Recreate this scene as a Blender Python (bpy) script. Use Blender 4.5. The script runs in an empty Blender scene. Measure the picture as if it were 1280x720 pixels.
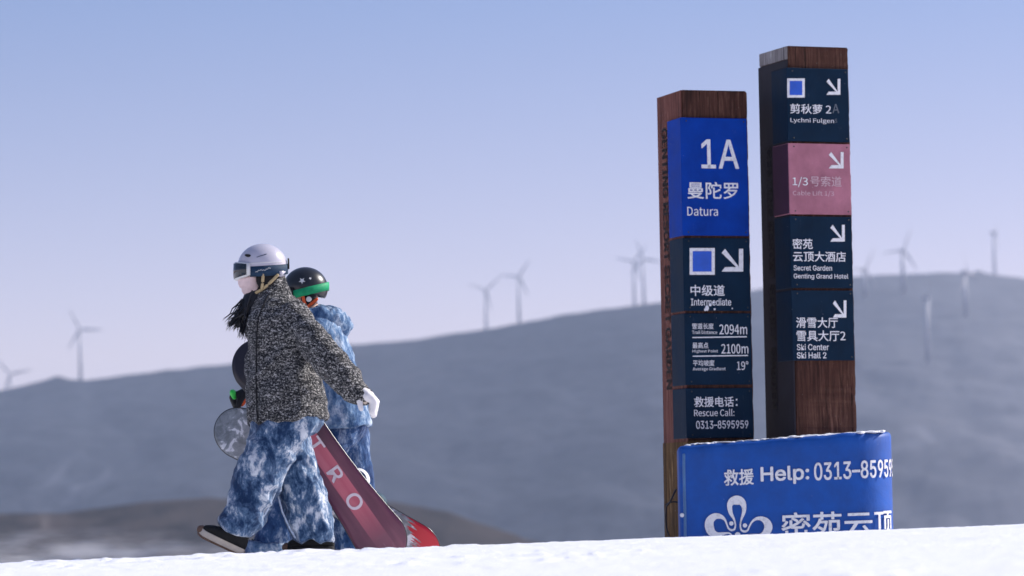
import bpy, bmesh, math, random
import numpy as np
from mathutils import Vector, Matrix, Euler, noise

# ------------------------------------------------------------------ camera, sky, sun, exposure
S = bpy.context.scene
COL = S.collection
R = math.radians
LENS, F = 127.0, 127.0 / 36.0 * 1280.0
PITCH, ROLL = R(3.55), R(-1.0)
SUN_EL, SUN_AZ = R(36), Vector((0.95, 0.31, 0)).normalized()

cam_d = bpy.data.cameras.new('camera')
cam = bpy.data.objects.new('camera', cam_d)
COL.objects.link(cam)
cam_d.lens = LENS; cam_d.sensor_width = 36.0
cam_d.clip_start = 0.5; cam_d.clip_end = 40000
CAM_ROT = Euler((math.pi / 2 + PITCH, 0, 0)).to_matrix() @ Matrix.Rotation(ROLL, 3, 'Z')


def ray(px, py):
    return CAM_ROT @ Vector(((px - 640) / F, (360 - py) / F, -1.0))


_d = ray(345, 690)
ZC = -_d.z / _d.y * 20.0            # eye height that puts the feet (345,690) of the walkers at z = 0, 20 m away
cam.location = (0, 0, ZC)
cam.rotation_euler = CAM_ROT.to_euler()
cam_d.dof.use_dof = True
cam_d.dof.focus_distance = 21.3
cam_d.dof.aperture_fstop = 2.9
S.camera = cam


def at(px, py, y):
    d = ray(px, py)
    return Vector((0, 0, ZC)) + d * (y / d.y)


w = bpy.data.worlds.new('World'); S.world = w; w.use_nodes = True
wt = w.node_tree; wt.nodes.clear()
wo = wt.nodes.new('ShaderNodeOutputWorld'); bg = wt.nodes.new('ShaderNodeBackground')
sky = wt.nodes.new('ShaderNodeTexSky'); sky.sky_type = 'NISHITA'; sky.sun_disc = False
sky.sun_elevation = SUN_EL; sky.sun_rotation = math.atan2(SUN_AZ.x, SUN_AZ.y)
sky.altitude = 0; sky.air_density = 1.0; sky.dust_density = 1.0; sky.ozone_density = 5.0
bg.inputs['Strength'].default_value = 0.15
tint = wt.nodes.new('ShaderNodeMix'); tint.data_type = 'RGBA'; tint.blend_type = 'MULTIPLY'; tint.inputs[0].default_value = 1.0
gc = wt.nodes.new('ShaderNodeTexCoord'); gm = wt.nodes.new('ShaderNodeVectorMath'); gm.operation = 'MULTIPLY'
gm.inputs[1].default_value = (1, 1, 3.2)                  # clear mountain air: the blue deepens quickly above the skyline
wt.links.new(gc.outputs['Generated'], gm.inputs[0]); gn = wt.nodes.new('ShaderNodeVectorMath'); gn.operation = 'NORMALIZE'
wt.links.new(gm.outputs[0], gn.inputs[0]); wt.links.new(gn.outputs[0], sky.inputs[0])
sz = wt.nodes.new('ShaderNodeSeparateXYZ'); wt.links.new(gc.outputs['Generated'], sz.inputs[0])
er = wt.nodes.new('ShaderNodeMapRange'); er.inputs[1].default_value = 0.045; er.inputs[2].default_value = 0.15; wt.links.new(sz.outputs[2], er.inputs[0])
tm = wt.nodes.new('ShaderNodeMix'); tm.data_type = 'RGBA'; tm.inputs[6].default_value = (1.96, 1.06, 0.76, 1); tm.inputs[7].default_value = (1.12, 0.905, 0.86, 1)
wt.links.new(er.outputs[0], tm.inputs[0]); wt.links.new(tm.outputs[2], tint.inputs[7])   # milky pinkish air along the skyline
wt.links.new(sky.outputs[0], tint.inputs[6]); wt.links.new(tint.outputs[2], bg.inputs[0]); wt.links.new(bg.outputs[0], wo.inputs[0])

sl = bpy.data.lights.new('sun', 'SUN'); sl.energy = 4.3; sl.angle = R(0.55); sl.color = (1.0, 0.95, 0.9)
so = bpy.data.objects.new('sun', sl); COL.objects.link(so)
sd = SUN_AZ * math.cos(SUN_EL) + Vector((0, 0, math.sin(SUN_EL)))
so.rotation_euler = (-sd).to_track_quat('-Z', 'Y').to_euler()
so.location = (30, 10, 40)

vs = S.view_settings
vs.view_transform = 'Standard'; vs.look = 'None'; vs.gamma = 1.0; vs.use_curve_mapping = False
vs.exposure = 0.5
S.cycles.use_denoising = True
S.cycles.volume_bounces = 1
S.cycles.max_bounces = 8
S.cycles.volume_step_rate = 1.0


# ------------------------------------------------------------------ materials
class NT:
    def __init__(s, name, rough=0.6, spec=0.5):
        s.m = bpy.data.materials.new(name); s.m.use_nodes = True
        s.t = s.m.node_tree; s.b = s.t.nodes['Principled BSDF']
        s.b.inputs['Roughness'].default_value = rough
        s.b.inputs['Specular IOR Level'].default_value = spec

    def n(s, typ, **kw):
        nd = s.t.nodes.new(typ)
        for k, v in kw.items():
            if k[0] == '_': setattr(nd, k[1:], v)
            else: nd.inputs[k.replace('__', ' ')].default_value = v
        return nd

    def l(s, a, b): s.t.links.new(a, b)

    def coords(s, scale=(1, 1, 1), rot=(0, 0, 0)):
        tc = s.n('ShaderNodeTexCoord'); mp = s.n('ShaderNodeMapping')
        mp.inputs['Scale'].default_value = scale; mp.inputs['Rotation'].default_value = rot
        s.l(tc.outputs['Object'], mp.inputs[0]); return mp.outputs[0]

    def noise(s, vec, scale, detail=5, rough=0.55, dist=0.0):
        nd = s.n('ShaderNodeTexNoise', Scale=scale, Detail=detail, Roughness=rough, Distortion=dist)
        s.l(vec, nd.inputs['Vector']); return nd.outputs[0]

    def ramp(s, fac, stops):
        r = s.n('ShaderNodeValToRGB'); e = r.color_ramp.elements
        while len(e) < len(stops): e.new(0.5)
        for el, (p, c) in zip(e, stops):
            el.position = p; el.color = (c[0], c[1], c[2], 1)
        s.l(fac, r.inputs[0]); return r.outputs[0]

    def mix(s, fac, a, b, mode='MIX'):
        m = s.n('ShaderNodeMix', _data_type='RGBA', _blend_type=mode)
        for sock, v in ((m.inputs[0], fac), (m.inputs[6], a), (m.inputs[7], b)):
            if isinstance(v, (int, float)): sock.default_value = v
            elif isinstance(v, tuple): sock.default_value = (v[0], v[1], v[2], 1)
            else: s.l(v, sock)
        return m.outputs[2]

    def bump(s, h, strength=0.3, dist=0.01):
        b = s.n('ShaderNodeBump', Strength=strength, Distance=dist)
        s.l(h, b.inputs['Height']); s.l(b.outputs[0], s.b.inputs['Normal'])

    def color(s, c):
        if isinstance(c, tuple): s.b.inputs['Base Color'].default_value = (c[0], c[1], c[2], 1)
        else: s.l(c, s.b.inputs['Base Color'])
        return s


def simple(name, c, rough=0.5, var=0.15, scale=12.0, spec=0.5, bump=0.0, coat=0.0):
    k = NT(name, rough, spec); v = k.coords()
    f = k.noise(v, scale)
    k.color(k.ramp(f, [(0.3, tuple(x * (1 - var) for x in c)), (0.7, tuple(min(1, x * (1 + var)) for x in c))]))
    if bump: k.bump(k.noise(v, scale * 4), bump, 0.004)
    if coat: k.b.inputs['Coat Weight'].default_value = coat; k.b.inputs['Coat Roughness'].default_value = 0.1
    return k.m


def mat_snow():
    k = NT('snow', 0.55, 0.3); v = k.coords()
    k.color(k.ramp(k.noise(v, 3.0, 6), [(0.3, (0.84, 0.85, 0.90)), (0.7, (0.90, 0.90, 0.93))]))
    a = k.noise(v, 22.0, 6, 0.7); b = k.noise(v, 140.0, 3, 0.6)
    m = k.n('ShaderNodeMath', _operation='MULTIPLY_ADD'); m.inputs[1].default_value = 0.35
    k.l(b, m.inputs[0]); k.l(a, m.inputs[2])
    k.bump(m.outputs[0], 0.65, 0.03)
    return k.m


def mat_ground():
    """snow on the near slope, brown winter grass with patches of snow further down"""
    k = NT('snow_ground', 0.55, 0.3); v = k.coords()
    snow = k.ramp(k.noise(v, 3.0, 6), [(0.3, (0.83, 0.84, 0.89)), (0.7, (0.89, 0.89, 0.92))])
    crumb = k.noise(v, 55.0, 3, 0.6)
    snow = k.mix(k.ramp(crumb, [(0.74, (0, 0, 0)), (0.80, (1, 1, 1))]), snow, (0.55, 0.54, 0.58))
    far = k.ramp(k.noise(v, 0.02, 8, 0.65), [(0.35, (0.06, 0.05, 0.04)), (0.6, (0.13, 0.10, 0.08)), (0.72, (0.5, 0.5, 0.53))])
    sep = k.n('ShaderNodeSeparateXYZ'); tc = k.n('ShaderNodeTexCoord'); k.l(tc.outputs['Object'], sep.inputs[0])
    mr = k.n('ShaderNodeMapRange'); mr.inputs[1].default_value = 150; mr.inputs[2].default_value = 400
    k.l(sep.outputs[1], mr.inputs[0])
    k.color(k.mix(mr.outputs[0], snow, far))
    a = k.noise(v, 18.0, 7, 0.72); b = k.noise(v, 150.0, 3, 0.6)
    m = k.n('ShaderNodeMath', _operation='MULTIPLY_ADD'); m.inputs[1].default_value = 0.4
    k.l(b, m.inputs[0]); k.l(a, m.inputs[2])
    k.bump(m.outputs[0], 0.45, 0.02)
    return k.m


def mat_hill(name, dark, mid, snowc, snow_at):
    k = NT(name, 0.95, 0.1); v = k.coords()
    big = k.noise(v, 0.0035, 8, 0.62, 0.4); fine = k.noise(v, 0.035, 6, 0.7)
    c = k.ramp(big, [(0.35, dark), (0.62, mid)])
    c = k.mix(k.ramp(fine, [(0.45, (0, 0, 0)), (0.6, (1, 1, 1))]), c, tuple(x * 0.6 for x in dark))
    st = k.noise(k.coords((1, 0.25, 0.6), (0, 0, 0.5)), 0.006, 6, 0.6, 0.8)
    c = k.mix(k.ramp(st, [(snow_at, (0, 0, 0)), (snow_at + 0.09, (1, 1, 1))]), c, snowc)
    if name == 'ridge_slope':              # more snow lies on the slopes towards the right-hand end
        tc = k.n('ShaderNodeTexCoord'); sx = k.n('ShaderNodeSeparateXYZ'); k.l(tc.outputs['Object'], sx.inputs[0])
        mr = k.n('ShaderNodeMapRange'); mr.inputs[1].default_value = 150; mr.inputs[2].default_value = 650; mr.inputs[4].default_value = 0.75
        k.l(sx.outputs[0], mr.inputs[0]); pn = k.noise(v, 0.012, 8, 0.7)
        mm = k.n('ShaderNodeMath', _operation='MULTIPLY'); k.l(mr.outputs[0], mm.inputs[0]); k.l(k.ramp(pn, [(0.20, (0.5, 0.5, 0.5)), (0.75, (1, 1, 1))]), mm.inputs[1])
        c = k.mix(mm.outputs[0], c, (0.22, 0.22, 0.25))
    k.color(c)
    return k.m


def mat_wood(name, dark, mid, light):
    k = NT(name, 0.75, 0.1)
    v = k.coords((1, 1, 0.06)); v2 = k.coords()
    g = k.noise(v, 45.0, 6, 0.7, 0.3)
    c = k.ramp(g, [(0.30, dark), (0.52, mid), (0.72, light)])
    st = k.noise(k.coords((1, 1, 0.12)), 22.0, 5, 0.6)
    c = k.mix(k.ramp(st, [(0.60, (0, 0, 0)), (0.75, (0.55, 0.55, 0.55))]), c, tuple(min(1, x * 2.6) for x in light))
    sp = k.noise(v2, 60.0, 4, 0.6)
    c = k.mix(k.ramp(sp, [(0.68, (0, 0, 0)), (0.74, (0.5, 0.5, 0.5))]), c, (0.45, 0.42, 0.40))
    big = k.noise(k.coords((1, 1, 0.35)), 7.0, 5, 0.65, 0.6)
    c = k.mix(k.ramp(big, [(0.52, (0, 0, 0)), (0.70, (0.7, 0.7, 0.7))]), c, tuple(x * 1.0 for x in dark))
    cr = k.noise(k.coords((1, 1, 0.02)), 60.0, 2, 0.5)
    c = k.mix(k.ramp(cr, [(0.30, (0.9, 0.9, 0.9)), (0.36, (0, 0, 0))]), c, tuple(x * 0.35 for x in dark))
    k.color(c); k.bump(g, 0.5, 0.006)
    return k.m


def mat_panel(name, c, rough=0.48, spec=0.08, dust=0.10):
    k = NT(name, rough, spec); v = k.coords()
    f = k.noise(v, 5.0, 6, 0.65)
    col = k.ramp(f, [(0.3, tuple(x * 0.8 for x in c)), (0.7, tuple(min(1, x * 1.25) for x in c))])
    du = k.noise(k.coords((1, 1, 0.3)), 30.0, 6, 0.75)
    col = k.mix(k.ramp(du, [(0.62, (0, 0, 0)), (0.82, (dust, dust, dust))]), col, (0.35, 0.36, 0.40))
    sp = k.noise(v, 85.0, 2, 0.5)
    col = k.mix(k.ramp(sp, [(0.775, (0, 0, 0)), (0.80, (0.8, 0.8, 0.8))]), col, (0.7, 0.7, 0.75))
    k.color(col)
    rr = k.n('ShaderNodeMapRange'); rr.inputs[3].default_value = rough - 0.1; rr.inputs[4].default_value = rough + 0.2
    k.l(f, rr.inputs[0]); k.l(rr.outputs[0], k.b.inputs['Roughness'])
    k.bump(k.noise(k.coords((1, 1, 0.5), (0, 0.4, 0)), 4.0, 5, 0.6, 0.8), 0.30 if name == 'blue_vinyl' else 0.12, 0.03)
    return k.m


def mat_letter(name, c, wear=0.6):
    k = NT(name, 0.5, 0.4); v = k.coords()
    f = k.noise(v, 40.0, 5, 0.65)
    k.color(k.ramp(f, [(0.25, tuple(x * wear for x in c)), (0.5, c)]))
    return k.m


def mat_denim(name, dark, mid, light, scale=9.0, lo=0.40, hi=0.66):
    k = NT(name, 0.9, 0.15); v = k.coords()
    n1 = k.noise(k.coords((1, 1, 0.7), (0.2, 0.5, 0.0)), scale, 10, 0.74, 0.35)
    n2 = k.noise(k.coords((1, 1, 0.35), (0.3, 0.75, 0.2)), scale * 2.4, 8, 0.75, 0.3)
    m = k.n('ShaderNodeMath', _operation='MULTIPLY_ADD'); m.inputs[1].default_value = 0.45
    k.l(n2, m.inputs[0]); k.l(n1, m.inputs[2])
    s = k.n('ShaderNodeMath', _operation='MULTIPLY'); s.inputs[1].default_value = 0.69; k.l(m.outputs[0], s.inputs[0])
    c = k.ramp(s.outputs[0], [(lo, dark), (0.5 * (lo + hi), mid), (hi, light)])
    k.color(c)
    k.b.inputs['Sheen Weight'].default_value = 0.15
    k.bump(k.noise(k.coords((1, 1, 0.6), (0.3, 0.5, 0)), 26.0, 7, 0.62, 0.6), 0.55, 0.030)
    return k.m


def mat_tweed():
    k = NT('tweed', 0.95, 0.1)
    v = k.coords((1, 1, 1.25))
    a = k.noise(v, 95.0, 3, 0.8, 0.3)
    b = k.noise(k.coords((0.45, 0.45, 2.3)), 40.0, 3, 0.65)
    m = k.n('ShaderNodeMath', _operation='MULTIPLY_ADD'); m.inputs[1].default_value = 0.40
    k.l(b, m.inputs[0]); k.l(a, m.inputs[2])
    c = k.ramp(m.outputs[0], [(0.635, (0.010, 0.011, 0.014)), (0.72, (0.060, 0.062, 0.066)), (0.775, (0.24, 0.235, 0.23)), (0.85, (0.56, 0.55, 0.54))])
    pk = k.noise(k.coords(), 75.0, 2, 0.5)
    c = k.mix(k.ramp(pk, [(0.74, (0, 0, 0)), (0.79, (0.35, 0.35, 0.35))]), c, (0.5, 0.28, 0.28))
    k.color(c)
    k.bump(m.outputs[0], 0.9, 0.012)
    k.b.inputs['Sheen Weight'].default_value = 0.1
    return k.m


def mat_board_maroon():
    """base of the maroon board: purple sides, a pink stripe along the middle (object x runs nose to tail)"""
    k = NT('maroon_base', 0.32, 0.5)
    tc = k.n('ShaderNodeTexCoord'); sp = k.n('ShaderNodeSeparateXYZ'); k.l(tc.outputs['Object'], sp.inputs[0])
    side = k.ramp(k.noise(k.coords((0.6, 4, 1)), 5.0, 4), [(0.3, (0.11, 0.026, 0.055)), (0.7, (0.19, 0.055, 0.09))])
    mx = k.n('ShaderNodeMapRange'); mx.inputs[1].default_value = -0.30; mx.inputs[2].default_value = 0.10
    k.l(sp.outputs[0], mx.inputs[0])
    side = k.mix(mx.outputs[0], (0.022, 0.018, 0.026), side)
    pink = k.ramp(k.noise(k.coords((0.5, 5, 1)), 4.0, 4), [(0.3, (0.52, 0.085, 0.13)), (0.7, (0.62, 0.16, 0.20))])
    fade = k.n('ShaderNodeMapRange'); fade.inputs[1].default_value = 0.36; fade.inputs[2].default_value = 0.60
    k.l(sp.outputs[0], fade.inputs[0])
    pink = k.mix(fade.outputs[0], pink, (0.20, 0.06, 0.095))
    ab = k.n('ShaderNodeMath', _operation='ABSOLUTE'); k.l(sp.outputs[1], ab.inputs[0])
    stp = k.n('ShaderNodeMapRange'); stp.inputs[1].default_value = 0.044; stp.inputs[2].default_value = 0.048
    stp.inputs[3].default_value = 1; stp.inputs[4].default_value = 0
    k.l(ab.outputs[0], stp.inputs[0])
    st2 = k.n('ShaderNodeMapRange'); st2.inputs[1].default_value = -0.33; st2.inputs[2].default_value = -0.325
    k.l(sp.outputs[0], st2.inputs[0])
    mm = k.n('ShaderNodeMath', _operation='MULTIPLY'); k.l(stp.outputs[0], mm.inputs[0]); k.l(st2.outputs[0], mm.inputs[1])
    c = k.mix(mm.outputs[0], side, pink)
    sc = k.noise(k.coords((1, 6, 1), (0, 0, 0.4)), 14.0, 5, 0.7)
    c = k.mix(k.ramp(sc, [(0.66, (0, 0, 0)), (0.78, (0.35, 0.35, 0.35))]), c, (0.6, 0.5, 0.55))
    k.color(c)
    return k.m


def mat_board_silver():
    """silver topsheet with white blotches, turning red with pale flame streaks at the tail"""
    k = NT('silver_topsheet', 0.3, 0.5)
    tc = k.n('ShaderNodeTexCoord'); sp = k.n('ShaderNodeSeparateXYZ'); k.l(tc.outputs['Object'], sp.inputs[0])
    v = k.coords()
    c = k.ramp(k.noise(v, 15.0, 5, 0.65, 0.8), [(0.40, (0.20, 0.22, 0.23)), (0.52, (0.32, 0.34, 0.36)), (0.565, (0.38, 0.40, 0.42)), (0.60, (0.82, 0.82, 0.84))])
    fl = k.noise(k.coords((0.7, 7, 1)), 9.0, 4, 0.6)
    ad = k.n('ShaderNodeMath', _operation='MULTIPLY_ADD'); ad.inputs[1].default_value = 0.35
    k.l(fl, ad.inputs[0])
    yb = k.n('ShaderNodeMath', _operation='MULTIPLY_ADD'); yb.inputs[1].default_value = 0.9
    k.l(sp.outputs[1], yb.inputs[0]); k.l(sp.outputs[0], yb.inputs[2]); k.l(yb.outputs[0], ad.inputs[2])
    red = k.ramp(ad.outputs[0], [(0.0, (0, 0, 0)), (0.765, (0, 0, 0)), (0.79, (1, 1, 1))])
    c = k.mix(red, c, (0.55, 0.015, 0.03))
    k.color(c)
    return k.m


M = {}
M['ground'] = mat_ground(); M['snow'] = mat_snow()
M['ridge'] = mat_hill('ridge_slope', (0.030, 0.035, 0.048), (0.048, 0.052, 0.067), (0.10, 0.105, 0.13), 0.60)
M['knoll'] = mat_hill('knoll_grass', (0.040, 0.034, 0.032), (0.080, 0.062, 0.054), (0.20, 0.17, 0.16), 0.66)
M['wire'] = simple('dark_wire', (0.02, 0.018, 0.018), 0.5)
M['wood'] = mat_wood('weathered_brown_wood', (0.025, 0.012, 0.010), (0.080, 0.034, 0.024), (0.17, 0.085, 0.060))
M['lit_wood'] = mat_wood('reddish_lit_side_wood', (0.07, 0.026, 0.022), (0.17, 0.065, 0.050), (0.26, 0.12, 0.09))  # post wood again, brighter and redder: light on the left side put into the colour
M['ochre'] = mat_wood('rusty_ochre', (0.035, 0.020, 0.012), (0.13, 0.070, 0.026), (0.24, 0.15, 0.07))
M['grey_wood'] = mat_wood('bleached_grey_wood', (0.12, 0.10, 0.10), (0.30, 0.28, 0.28), (0.42, 0.40, 0.40))
M['plate'] = mat_panel('charcoal_plate', (0.030, 0.028, 0.036), 0.5)
M['teal'] = mat_panel('dark_teal_panel', (0.003, 0.017, 0.040))
M['blue'] = mat_panel('royal_blue_panel', (0.001, 0.040, 0.30))
M['pink'] = mat_panel('dusty_pink_panel', (0.38, 0.155, 0.205), 0.5)
M['purple'] = mat_panel('purple_side_shade', (0.055, 0.024, 0.048), 0.5)  # shade on the pink panel's left side, painted as dark purple
M['letter'] = mat_letter('white_lettering', (0.78, 0.78, 0.80))
M['faded'] = mat_letter('faded_lettering', (0.60, 0.42, 0.47), 0.72)
M['carved'] = mat_letter('dark_lettering', (0.030, 0.012, 0.011))
M['symbol_blue'] = simple('symbol_blue', (0.006, 0.09, 0.55), 0.4)
M['pad'] = mat_panel('blue_vinyl', (0.001, 0.068, 0.33), 0.52, 0.36, 0.05)
M['seam'] = simple('pale_blue_vinyl_seam', (0.06, 0.16, 0.34), 0.5)
M['tower'] = simple('grey_white_tower_paint', (0.40, 0.40, 0.44), 0.5, 0.05)
M['tower_far'] = M['tower']
M['tweed'] = mat_tweed()
M['denim'] = mat_denim('bleached_denim', (0.011, 0.036, 0.098), (0.085, 0.155, 0.27), (0.60, 0.64, 0.70), 10.0, 0.44, 0.59)
M['denim_dark'] = mat_denim('deep_blue_denim', (0.008, 0.032, 0.11), (0.035, 0.09, 0.22), (0.36, 0.45, 0.58), 9.0, 0.43, 0.63)
M['denim_jacket'] = mat_denim('sky_blue_denim', (0.020, 0.065, 0.17), (0.11, 0.20, 0.34), (0.50, 0.58, 0.68), 10.0, 0.42, 0.61)
M['denim_seam'] = simple('pale_denim_seam', (0.40, 0.47, 0.58), 0.9, 0.3, 60, 0.2)
M['skin'] = simple('skin', (0.55, 0.33, 0.25), 0.5, 0.06)
M['hair'] = simple('black_hair', (0.006, 0.006, 0.009), 0.45, 0.4, 60)
M['helmet_white'] = simple('pearl_helmet', (0.50, 0.485, 0.56), 0.3, 0.03, 4, 0.5, 0, 0.4)
M['helmet_black'] = simple('black_helmet', (0.010, 0.011, 0.013), 0.33, 0.2, 6, 0.5, 0, 0.3)
M['black'] = simple('black_padding', (0.008, 0.008, 0.010), 0.7, 0.3, 40, 0.3, 0.3)
M['lens'] = simple('dark_lens', (0.012, 0.020, 0.026), 0.12, 0.2, 3, 0.6)
M['frame_white'] = simple('white_frame', (0.70, 0.70, 0.68), 0.4, 0.05)
M['navy'] = simple('navy_strap', (0.010, 0.035, 0.075), 0.7, 0.2, 50, 0.3, 0.2)
M['green'] = simple('green_strap', (0.005, 0.30, 0.12), 0.6, 0.15, 40, 0.3, 0.2)
M['lime'] = simple('lime_glove', (0.03, 0.60, 0.06), 0.5, 0.15)
M['tan'] = simple('tan_webbing', (0.46, 0.36, 0.20), 0.8, 0.2, 60, 0.2, 0.2)
M['orange'] = simple('orange_webbing', (0.65, 0.10, 0.03), 0.7, 0.15, 60, 0.2)
M['mask'] = simple('pale_pink_mask', (0.72, 0.56, 0.55), 0.85, 0.12, 14, 0.2, 0.3)
M['glove'] = simple('white_glove', (0.78, 0.75, 0.74), 0.6, 0.06, 14, 0.3, 0.35)
M['glove_cream'] = simple('cream_cuff', (0.66, 0.56, 0.46), 0.75, 0.1, 14, 0.2, 0.35)
M['shoe'] = simple('black_suede', (0.010, 0.010, 0.010), 0.75, 0.4, 30, 0.3, 0.4)
M['sole'] = simple('cream_sole', (0.58, 0.50, 0.40), 0.6, 0.12, 20)
M['gum'] = simple('brown_rubber', (0.16, 0.085, 0.05), 0.6, 0.2, 20)
M['maroon'] = mat_board_maroon(); M['silver'] = mat_board_silver()
M['edge'] = simple('dark_board_edge', (0.02, 0.02, 0.024), 0.3, 0.2, 10, 0.6)
M['board_letter'] = mat_letter('pale_pink_letters', (0.80, 0.66, 0.69), 0.8)
M['binding_white'] = simple('white_binding', (0.70, 0.70, 0.72), 0.4, 0.06)
M['binding_teal'] = simple('teal_binding', (0.010, 0.045, 0.06), 0.5, 0.2)


# ------------------------------------------------------------------ mesh helpers
def link(o, parent=None):
    COL.objects.link(o)
    if parent is not None: o.parent = parent
    return o


def mk(name, geo, mat, parent=None, smooth=True, loc=None):
    if isinstance(geo, bmesh.types.BMesh):
        bmesh.ops.recalc_face_normals(geo, faces=geo.faces)
        me = bpy.data.meshes.new(name); geo.to_mesh(me); geo.free()
    else: me = geo; me.name = name
    me.materials.clear()
    for m in (mat if isinstance(mat, (list, tuple)) else [mat]): me.materials.append(m)
    me.polygons.foreach_set('use_smooth', [smooth] * len(me.polygons))
    o = bpy.data.objects.new(name, me)
    if loc is not None: o.location = loc
    return link(o, parent)


def tag(o, label, cat, group=None, kind=None):
    if label: o['label'] = label
    if cat: o['category'] = cat
    if group: o['group'] = group
    if kind: o['kind'] = kind
    return o


def empty(name, loc, rotz=0.0):
    o = bpy.data.objects.new(name, None); o.empty_display_size = 0.2
    o.location = loc; o.rotation_euler = (0, 0, rotz); return link(o)


def sp(x, e): return math.copysign(abs(x) ** e, x)


def loft(bm, rings, seg=28, n=2.4, cap=True):
    """rings: (centre, half-width vector, half-depth vector)"""
    e = 2.0 / n; loops = []
    for c, U, V in rings:
        loops.append([bm.verts.new(c + U * sp(math.cos(a), e) + V * sp(math.sin(a), e))
                      for a in (2 * math.pi * i / seg for i in range(seg))])
    for A, B in zip(loops, loops[1:]):
        for i in range(seg):
            bm.faces.new((A[i], A[(i + 1) % seg], B[(i + 1) % seg], B[i]))
    if cap:
        bm.faces.new(loops[0][::-1]); bm.faces.new(loops[-1])
    return bm


def tube(bm, pts, seg=10, cap=True, flat=1.0):
    """pts: (point, radius); rounded ends"""
    P = [Vector(p) for p, r in pts]; rr = [r for p, r in pts]
    tang = []
    for i in range(len(P)):
        t = P[min(i + 1, len(P) - 1)] - P[max(i - 1, 0)]
        tang.append(t.normalized())
    ref = Vector((0, 1, 0)) if abs(tang[0].y) < 0.9 else Vector((1, 0, 0))
    u = (ref - tang[0] * ref.dot(tang[0])).normalized()
    rings = []
    if cap:
        for k in (0.15, 0.6, 0.9):
            a = k * math.pi / 2
            rings.append((P[0] - tang[0] * rr[0] * math.cos(a), u, tang[0], rr[0] * math.sin(a)))
    for i in range(len(P)):
        u = (u - tang[i] * u.dot(tang[i])).normalized()
        rings.append((P[i], u.copy(), tang[i], rr[i]))
    if cap:
        for k in (0.9, 0.6, 0.15):
            a = k * math.pi / 2
            rings.append((P[-1] + tang[-1] * rr[-1] * math.cos(a), u.copy(), tang[-1], rr[-1] * math.sin(a)))
    loft(bm, [(c, uu * r * flat, t.cross(uu) * r) for c, uu, t, r in rings], seg, 2.0)
    return bm


def ball(bm, c, rx, ry, rz, rot=None, u=20, v=14):
    mt = Matrix.Translation(c) @ (rot.to_4x4() if rot else Matrix()) @ Matrix.Diagonal((rx, ry, rz, 1))
    bmesh.ops.create_uvsphere(bm, u_segments=u, v_segments=v, radius=1, matrix=mt); return bm


def box(bm, c, h, rot=None, bevel=0.0):
    mt = Matrix.Translation(c) @ (rot.to_4x4() if rot else Matrix()) @ Matrix.Diagonal((2 * h[0], 2 * h[1], 2 * h[2], 1))
    r = bmesh.ops.create_cube(bm, size=1, matrix=mt)
    if bevel:
        ed = list({e for v in r['verts'] for e in v.link_edges})
        bmesh.ops.bevel(bm, geom=ed, offset=bevel, segments=2, affect='EDGES')
    return bm


def evaluated(bm, mods):
    me = bpy.data.meshes.new('tmp'); bmesh.ops.recalc_face_normals(bm, faces=bm.faces); bm.to_mesh(me); bm.free()
    o = bpy.data.objects.new('tmp', me); COL.objects.link(o)
    for typ, kw in mods:
        m = o.modifiers.new(typ, typ)
        for k, v in kw.items(): setattr(m, k, v)
    bpy.context.view_layer.update()
    dg = bpy.context.evaluated_depsgraph_get()
    out = bpy.data.meshes.new_from_object(o.evaluated_get(dg))
    bpy.data.objects.remove(o); bpy.data.meshes.remove(me)
    return out


def fuse(bm, voxel, smooth=4):
    return evaluated(bm, [('REMESH', dict(mode='VOXEL', voxel_size=voxel)), ('SMOOTH', dict(factor=0.5, iterations=smooth))])


def displace(me, fn):
    me.update()
    for v, nrm in zip(me.vertices, [n.vector.copy() for n in me.vertex_normals]):
        v.co += nrm * fn(v.co)
    me.update(); return me


def ridge(p): return 1.0 - 2.0 * abs(noise.noise(p))


def folds(dirv, freq, amp, stretch=0.25, seed=0.0, fine=0.3):
    """cloth folds running along dirv"""
    d = Vector(dirv).normalized()
    def fn(p):
        q = p - d * p.dot(d) * (1 - stretch)
        q = q + 0.10 * Vector((noise.noise(p * 4 + Vector((seed, 0, 0))), noise.noise(p * 4 + Vector((0, 7 + seed, 0))), noise.noise(p * 4 + Vector((0, 0, 13 + seed)))))
        return amp * (ridge(q * freq + Vector((seed, seed, 0))) * 0.8 - 0.25) + amp * fine * noise.noise(p * freq * 3.1)
    return fn


def both(*f): return lambda p: sum(g(p) for g in f)


def load_font(fn):
    try:
        import os
        return bpy.data.fonts.load(os.path.join(bpy.utils.system_resource('DATAFILES', path='fonts'), fn))
    except Exception: return None          # Blender's own font then serves instead


SANS, CJK = load_font('Inter.woff2'), load_font('Noto Sans CJK Regular.woff2')


def text_bm(body, bold=0.0):
    c = bpy.data.curves.new('t', 'FONT'); c.body = body; c.size = 1; c.resolution_u = 3
    ft = CJK if (any(ord(q) > 0x2e80 for q in body) or bold < 0.0095) else SANS
    if ft: c.font = ft
    o = bpy.data.objects.new('t', c); COL.objects.link(o); bpy.context.view_layer.update()
    me = bpy.data.meshes.new_from_object(o.evaluated_get(bpy.context.evaluated_depsgraph_get()))
    bpy.data.objects.remove(o); bpy.data.curves.remove(c)
    bm = bmesh.new(); bm.from_mesh(me); bpy.data.meshes.remove(me)
    xs = [v.co.x for v in bm.verts]; ys = [v.co.y for v in bm.verts]
    return bm, (min(xs), min(ys), max(xs), max(ys))


def bold_shifts(bold, hgt):
    if bold <= 0.003: return [(0, 0, 0)]
    t = min(max(0.0006, 2.2 * bold * hgt), 0.007)
    return [(a * t, c * t, 0.00012 * i) for i, (a, c) in enumerate(((-.5, 0), (.5, 0), (0, -.5), (0, .5), (-.36, .36), (.36, .36), (-.36, -.36), (.36, -.36), (0, 0)))]


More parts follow.
